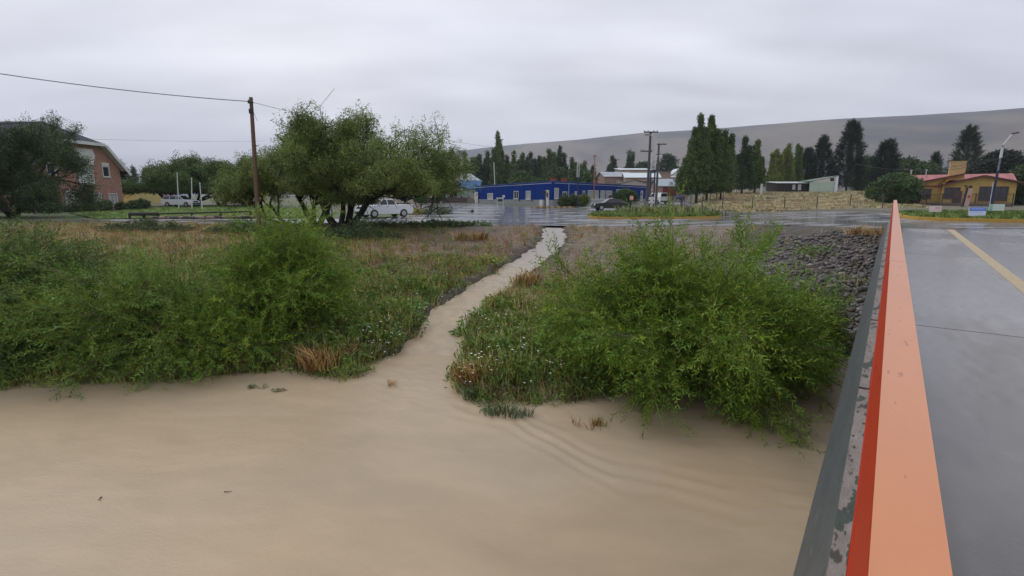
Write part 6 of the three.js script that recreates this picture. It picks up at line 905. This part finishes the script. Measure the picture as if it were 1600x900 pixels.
// ------------------------------------------------------------------ vehicles (local +x is the nose, y up, origin on the ground at the middle)
const tyre = mat([0.018, 0.018, 0.019], 0.75), rim = mat([0.42, 0.43, 0.45], 0.35, { metal: 0.7 }), trimBlack = mat([0.025, 0.025, 0.027], 0.6), lampRed = mat([0.4, 0.02, 0.02], 0.3), lampClear = mat([0.7, 0.7, 0.68], 0.15), autoGlass = new THREE.MeshPhysicalMaterial({ color: C(0.025, 0.03, 0.034), roughness: 0.06 });
function sideExtrude(pts, width, bevel = 0.06) { const s = new THREE.Shape(pts.map(([x, y]) => new THREE.Vector2(x, y))); const g = new THREE.ExtrudeGeometry(s, { depth: width - 2 * bevel, bevelEnabled: true, bevelThickness: bevel, bevelSize: bevel * 0.7, bevelSegments: 2, curveSegments: 4 }); g.translate(0, 0, -(width - 2 * bevel) / 2); return g; }
function vehicle(name, label, pos, ry, o) {
  const t = thing(name, label, o.cat || 'car', pos, ry), W = o.W || 1.72, paint = new THREE.MeshPhysicalMaterial({ color: C(...o.color), roughness: 0.45, clearcoat: 0.5, clearcoatRoughness: 0.1 });
  const arch = (cx, r) => { const a = []; for (let k = 0; k <= 8; k++) { const q = Math.PI * (1 - k / 8); a.push([cx + Math.cos(q) * r, 0.32 + Math.sin(q) * r]); } return a; };
  const R = o.R || 0.33, low = [[-o.L / 2 + 0.04, 0.34], ...arch(o.ax[0], R + 0.06), ...arch(o.ax[1], R + 0.06), [o.L / 2 - 0.05, 0.32], ...o.body];
  put('body', sideExtrude(low, W), paint, t);
  const cab = o.cabin, cw = W / 2 - 0.08, tw = W / 2 - 0.26, pts = []; for (const [x, y, k] of cab) for (const s of [-1, 1]) pts.push(new V3(x, y, s * (k ? tw : cw))); put('cabin', new ConvexGeometry(pts), paint, t);
  for (const s of [-1, 1]) for (const q of o.glass) { const lean = (y) => lerp(cw, tw, clamp((y - cab[0][1]) / (Math.max(...cab.map((c) => c[1])) - cab[0][1]))) + 0.012; const g = new THREE.BufferGeometry(), v = q.map(([x, y]) => [x, y, s * lean(y)]), tri = s > 0 ? [0, 1, 2, 0, 2, 3] : [0, 2, 1, 0, 3, 2]; g.setAttribute('position', new THREE.Float32BufferAttribute(tri.flatMap((k) => v[k]), 3)); g.setAttribute('uv', new THREE.Float32BufferAttribute(new Array(12).fill(0), 2)); g.computeVertexNormals(); put('side_window', g, autoGlass, t); }
  for (const [nm, a, b] of o.screens) { const d = new V3(b[0] - a[0], b[1] - a[1], 0), n = new V3(-d.y, d.x, 0).normalize().multiplyScalar(nm === 'windscreen' ? -1 : 1); if ((nm === 'windscreen') !== (n.x > 0)) n.negate(); n.multiplyScalar(0.014); const v = [[a[0], a[1], -cw * 0.93], [a[0], a[1], cw * 0.93], [b[0], b[1], tw * 0.93], [b[0], b[1], -tw * 0.93]].map(([x, y, z]) => [x + n.x, y + n.y, z]); const g = new THREE.BufferGeometry(); g.setAttribute('position', new THREE.Float32BufferAttribute([0, 1, 2, 0, 2, 3].flatMap((k) => v[k]), 3)); g.setAttribute('uv', new THREE.Float32BufferAttribute(new Array(12).fill(0), 2)); g.computeVertexNormals(); const m = put(nm, g, autoGlass.clone(), t); m.material.side = THREE.DoubleSide; }
  for (const x of o.ax) for (const s of [-1, 1]) { const w = put('wheel', new THREE.CylinderGeometry(R, R, 0.2, 20).rotateX(Math.PI / 2).translate(x, R, s * (W / 2 - 0.1)), tyre, t); put('rim', mrg([new THREE.CylinderGeometry(R * 0.62, R * 0.62, 0.03, 16).rotateX(Math.PI / 2).translate(x, R, s * (W / 2 + 0.005)), ...[0, 1, 2, 3, 4].map((k) => boxG(R * 0.16, R * 0.6, 0.03, 0, 0, 0, 0, k * 1.2566).translate(x, R, s * (W / 2 + 0.02)))]), rim, w); }
  for (const s of [-1, 1]) { put('headlight', new RoundedBoxGeometry(0.16, 0.16, 0.34, 2, 0.04).translate(o.L / 2 - 0.06, o.lamp, s * (W / 2 - 0.24)), lampClear, t); put('tail_light', boxG(0.08, 0.24, 0.16, -o.L / 2 + 0.03, o.lamp - 0.02, s * (W / 2 - 0.14)), lampRed, t); put('mirror', new RoundedBoxGeometry(0.1, 0.13, 0.18, 2, 0.03).translate(o.mirror, cab[0][1] + 0.09, s * (W / 2 + 0.05)), paint, t); }
  put('bumper', mrg([boxG(0.12, 0.2, W - 0.1, o.L / 2 - 0.03, 0.34, 0), boxG(0.12, 0.2, W - 0.1, -o.L / 2 + 0.03, 0.36, 0)]), o.bump || trimBlack, t); put('grille', boxG(0.05, 0.16, W * 0.5, o.L / 2 - 0.005, o.lamp - 0.05, 0), trimBlack, t);
  return t;
}
const roadAt = (px, f) => { const p = at(px, f); p.y = town(p.x, p.z) + 0.0; return p; };
const hatch = { L: 4.0, ax: [-1.22, 1.28], body: [[1.98, 0.62], [1.85, 0.82], [0.95, 0.95], [-1.9, 0.98], [-1.98, 0.6]], cabin: [[1.0, 0.93], [-1.85, 0.95], [0.25, 1.42, 1], [-1.35, 1.44, 1]], glass: [[[0.86, 0.98], [-0.1, 0.98], [-0.1, 1.38], [0.26, 1.37]], [[-0.18, 0.98], [-1.05, 0.98], [-1.05, 1.38], [-0.18, 1.39]], [[-1.12, 1.0], [-1.62, 1.02], [-1.3, 1.36], [-1.12, 1.38]]], screens: [['windscreen', [0.98, 0.95], [0.27, 1.4]], ['rear_window', [-1.8, 1.0], [-1.37, 1.4]]], lamp: 0.7, mirror: 0.75 };
const sedan = { L: 4.3, ax: [-1.3, 1.32], body: [[2.12, 0.6], [2.02, 0.8], [0.95, 0.92], [-1.3, 0.96], [-2.08, 0.9], [-2.12, 0.6]], cabin: [[1.0, 0.9], [-1.75, 0.92], [0.25, 1.38, 1], [-1.0, 1.38, 1]], glass: [[[0.84, 0.96], [-0.1, 0.96], [-0.1, 1.34], [0.24, 1.34]], [[-0.18, 0.96], [-1.1, 0.96], [-0.92, 1.34], [-0.18, 1.35]]], screens: [['windscreen', [0.98, 0.92], [0.27, 1.36]], ['rear_window', [-1.7, 0.95], [-1.02, 1.36]]], lamp: 0.68, mirror: 0.72 };
// the white pickup: open bed, double cab, nose to the left
{
  const p = roadAt(600, 47), t = vehicle('pickup_truck', 'white double cab pickup truck on the wet road by the big tree', p, Math.PI + 0.75, { cat: 'truck', L: 4.9, W: 1.8, R: 0.36, color: [0.74, 0.75, 0.77], ax: [-1.45, 1.5], body: [[2.42, 0.66], [2.3, 0.98], [1.15, 1.08], [-2.4, 1.08], [-2.44, 0.6]], cabin: [[1.2, 1.05], [-0.85, 1.07], [0.5, 1.62, 1], [-0.55, 1.62, 1]], glass: [[[1.04, 1.1], [0.16, 1.1], [0.16, 1.56], [0.5, 1.56]], [[0.08, 1.1], [-0.72, 1.1], [-0.5, 1.54], [0.08, 1.57]]], screens: [['windscreen', [1.18, 1.08], [0.52, 1.58]], ['rear_window', [-0.82, 1.1], [-0.57, 1.58]]], lamp: 0.85, mirror: 0.95 });
  put('load_bed', boxG(1.35, 0.02, 1.5, -1.65, 1.086, 0), trimBlack, t); put('roof_rack', mrg([boxG(1.3, 0.04, 0.04, -1.6, 1.2, 0.72), boxG(1.3, 0.04, 0.04, -1.6, 1.2, -0.72), boxG(0.04, 0.14, 1.48, -1.0, 1.08, 0), boxG(0.04, 0.14, 1.48, -2.2, 1.08, 0)]), trimBlack, t); for (const s of [-1, 1]) put('door_handle', boxG(0.16, 0.04, 0.03, 0.2, 0.95, s * 0.91), trimBlack, t);
}
vehicle('parked_car', 'black car parked behind the grassy traffic island', roadAt(954, 63), Math.PI + 0.12, { ...sedan, color: [0.008, 0.011, 0.010] });
vehicle('parked_car', 'white saloon car parked before the blue building', roadAt(966, 98), Math.PI + 0.5, { ...sedan, color: [0.72, 0.72, 0.73] });
vehicle('parked_car', 'dark red car half hidden behind the white saloon', roadAt(957, 100), Math.PI + 0.7, { ...hatch, color: [0.25, 0.02, 0.03] });
vehicle('parked_car', 'white estate car parked by the lawn behind the flagpoles', roadAt(281, 72), -0.12, { ...hatch, L: 4.6, ax: [-1.35, 1.45], color: [0.66, 0.67, 0.74], body: [[2.28, 0.62], [2.1, 0.84], [1.1, 0.97], [-2.2, 1.0], [-2.28, 0.6]], cabin: [[1.15, 0.95], [-2.15, 0.97], [0.35, 1.52, 1], [-1.85, 1.54, 1]], glass: [[[1.0, 1.0], [0.0, 1.0], [0.0, 1.47], [0.35, 1.46]], [[-0.08, 1.0], [-1.0, 1.0], [-1.0, 1.48], [-0.08, 1.48]], [[-1.08, 1.0], [-2.0, 1.02], [-1.82, 1.46], [-1.08, 1.48]]], screens: [['windscreen', [1.13, 0.97], [0.37, 1.5]], ['rear_window', [-2.12, 1.0], [-1.87, 1.5]]] });
vehicle('parked_van', 'white van parked behind the power poles', roadAt(1028, 92), 1.9, { ...hatch, cat: 'van', color: [0.68, 0.7, 0.68], body: [[1.98, 0.7], [1.9, 1.0], [1.5, 1.15], [-1.95, 1.2], [-1.98, 0.6]], cabin: [[1.5, 1.1], [-1.95, 1.15], [0.9, 1.9, 1], [-1.85, 1.95, 1]], glass: [[[1.25, 1.2], [0.4, 1.2], [0.4, 1.75], [0.85, 1.75]]], screens: [['windscreen', [1.48, 1.15], [0.92, 1.85]], ['rear_window', [-1.93, 1.25], [-1.87, 1.8]]], lamp: 0.85, mirror: 1.1 });
vehicle('parked_car', 'small blue car far up the side street by the poplars', roadAt(1060, 118), 1.5, { ...hatch, color: [0.03, 0.06, 0.16] });
vehicle('parked_car', 'pale grey car at the far left row of shops, left one', roadAt(229, 122), 0.1, { ...hatch, color: [0.6, 0.62, 0.66] });
vehicle('parked_car', 'pale grey car at the far left row of shops, right one', roadAt(239, 121), 0.1, { ...sedan, color: [0.66, 0.67, 0.7] });

renderer.render(scene, camera);
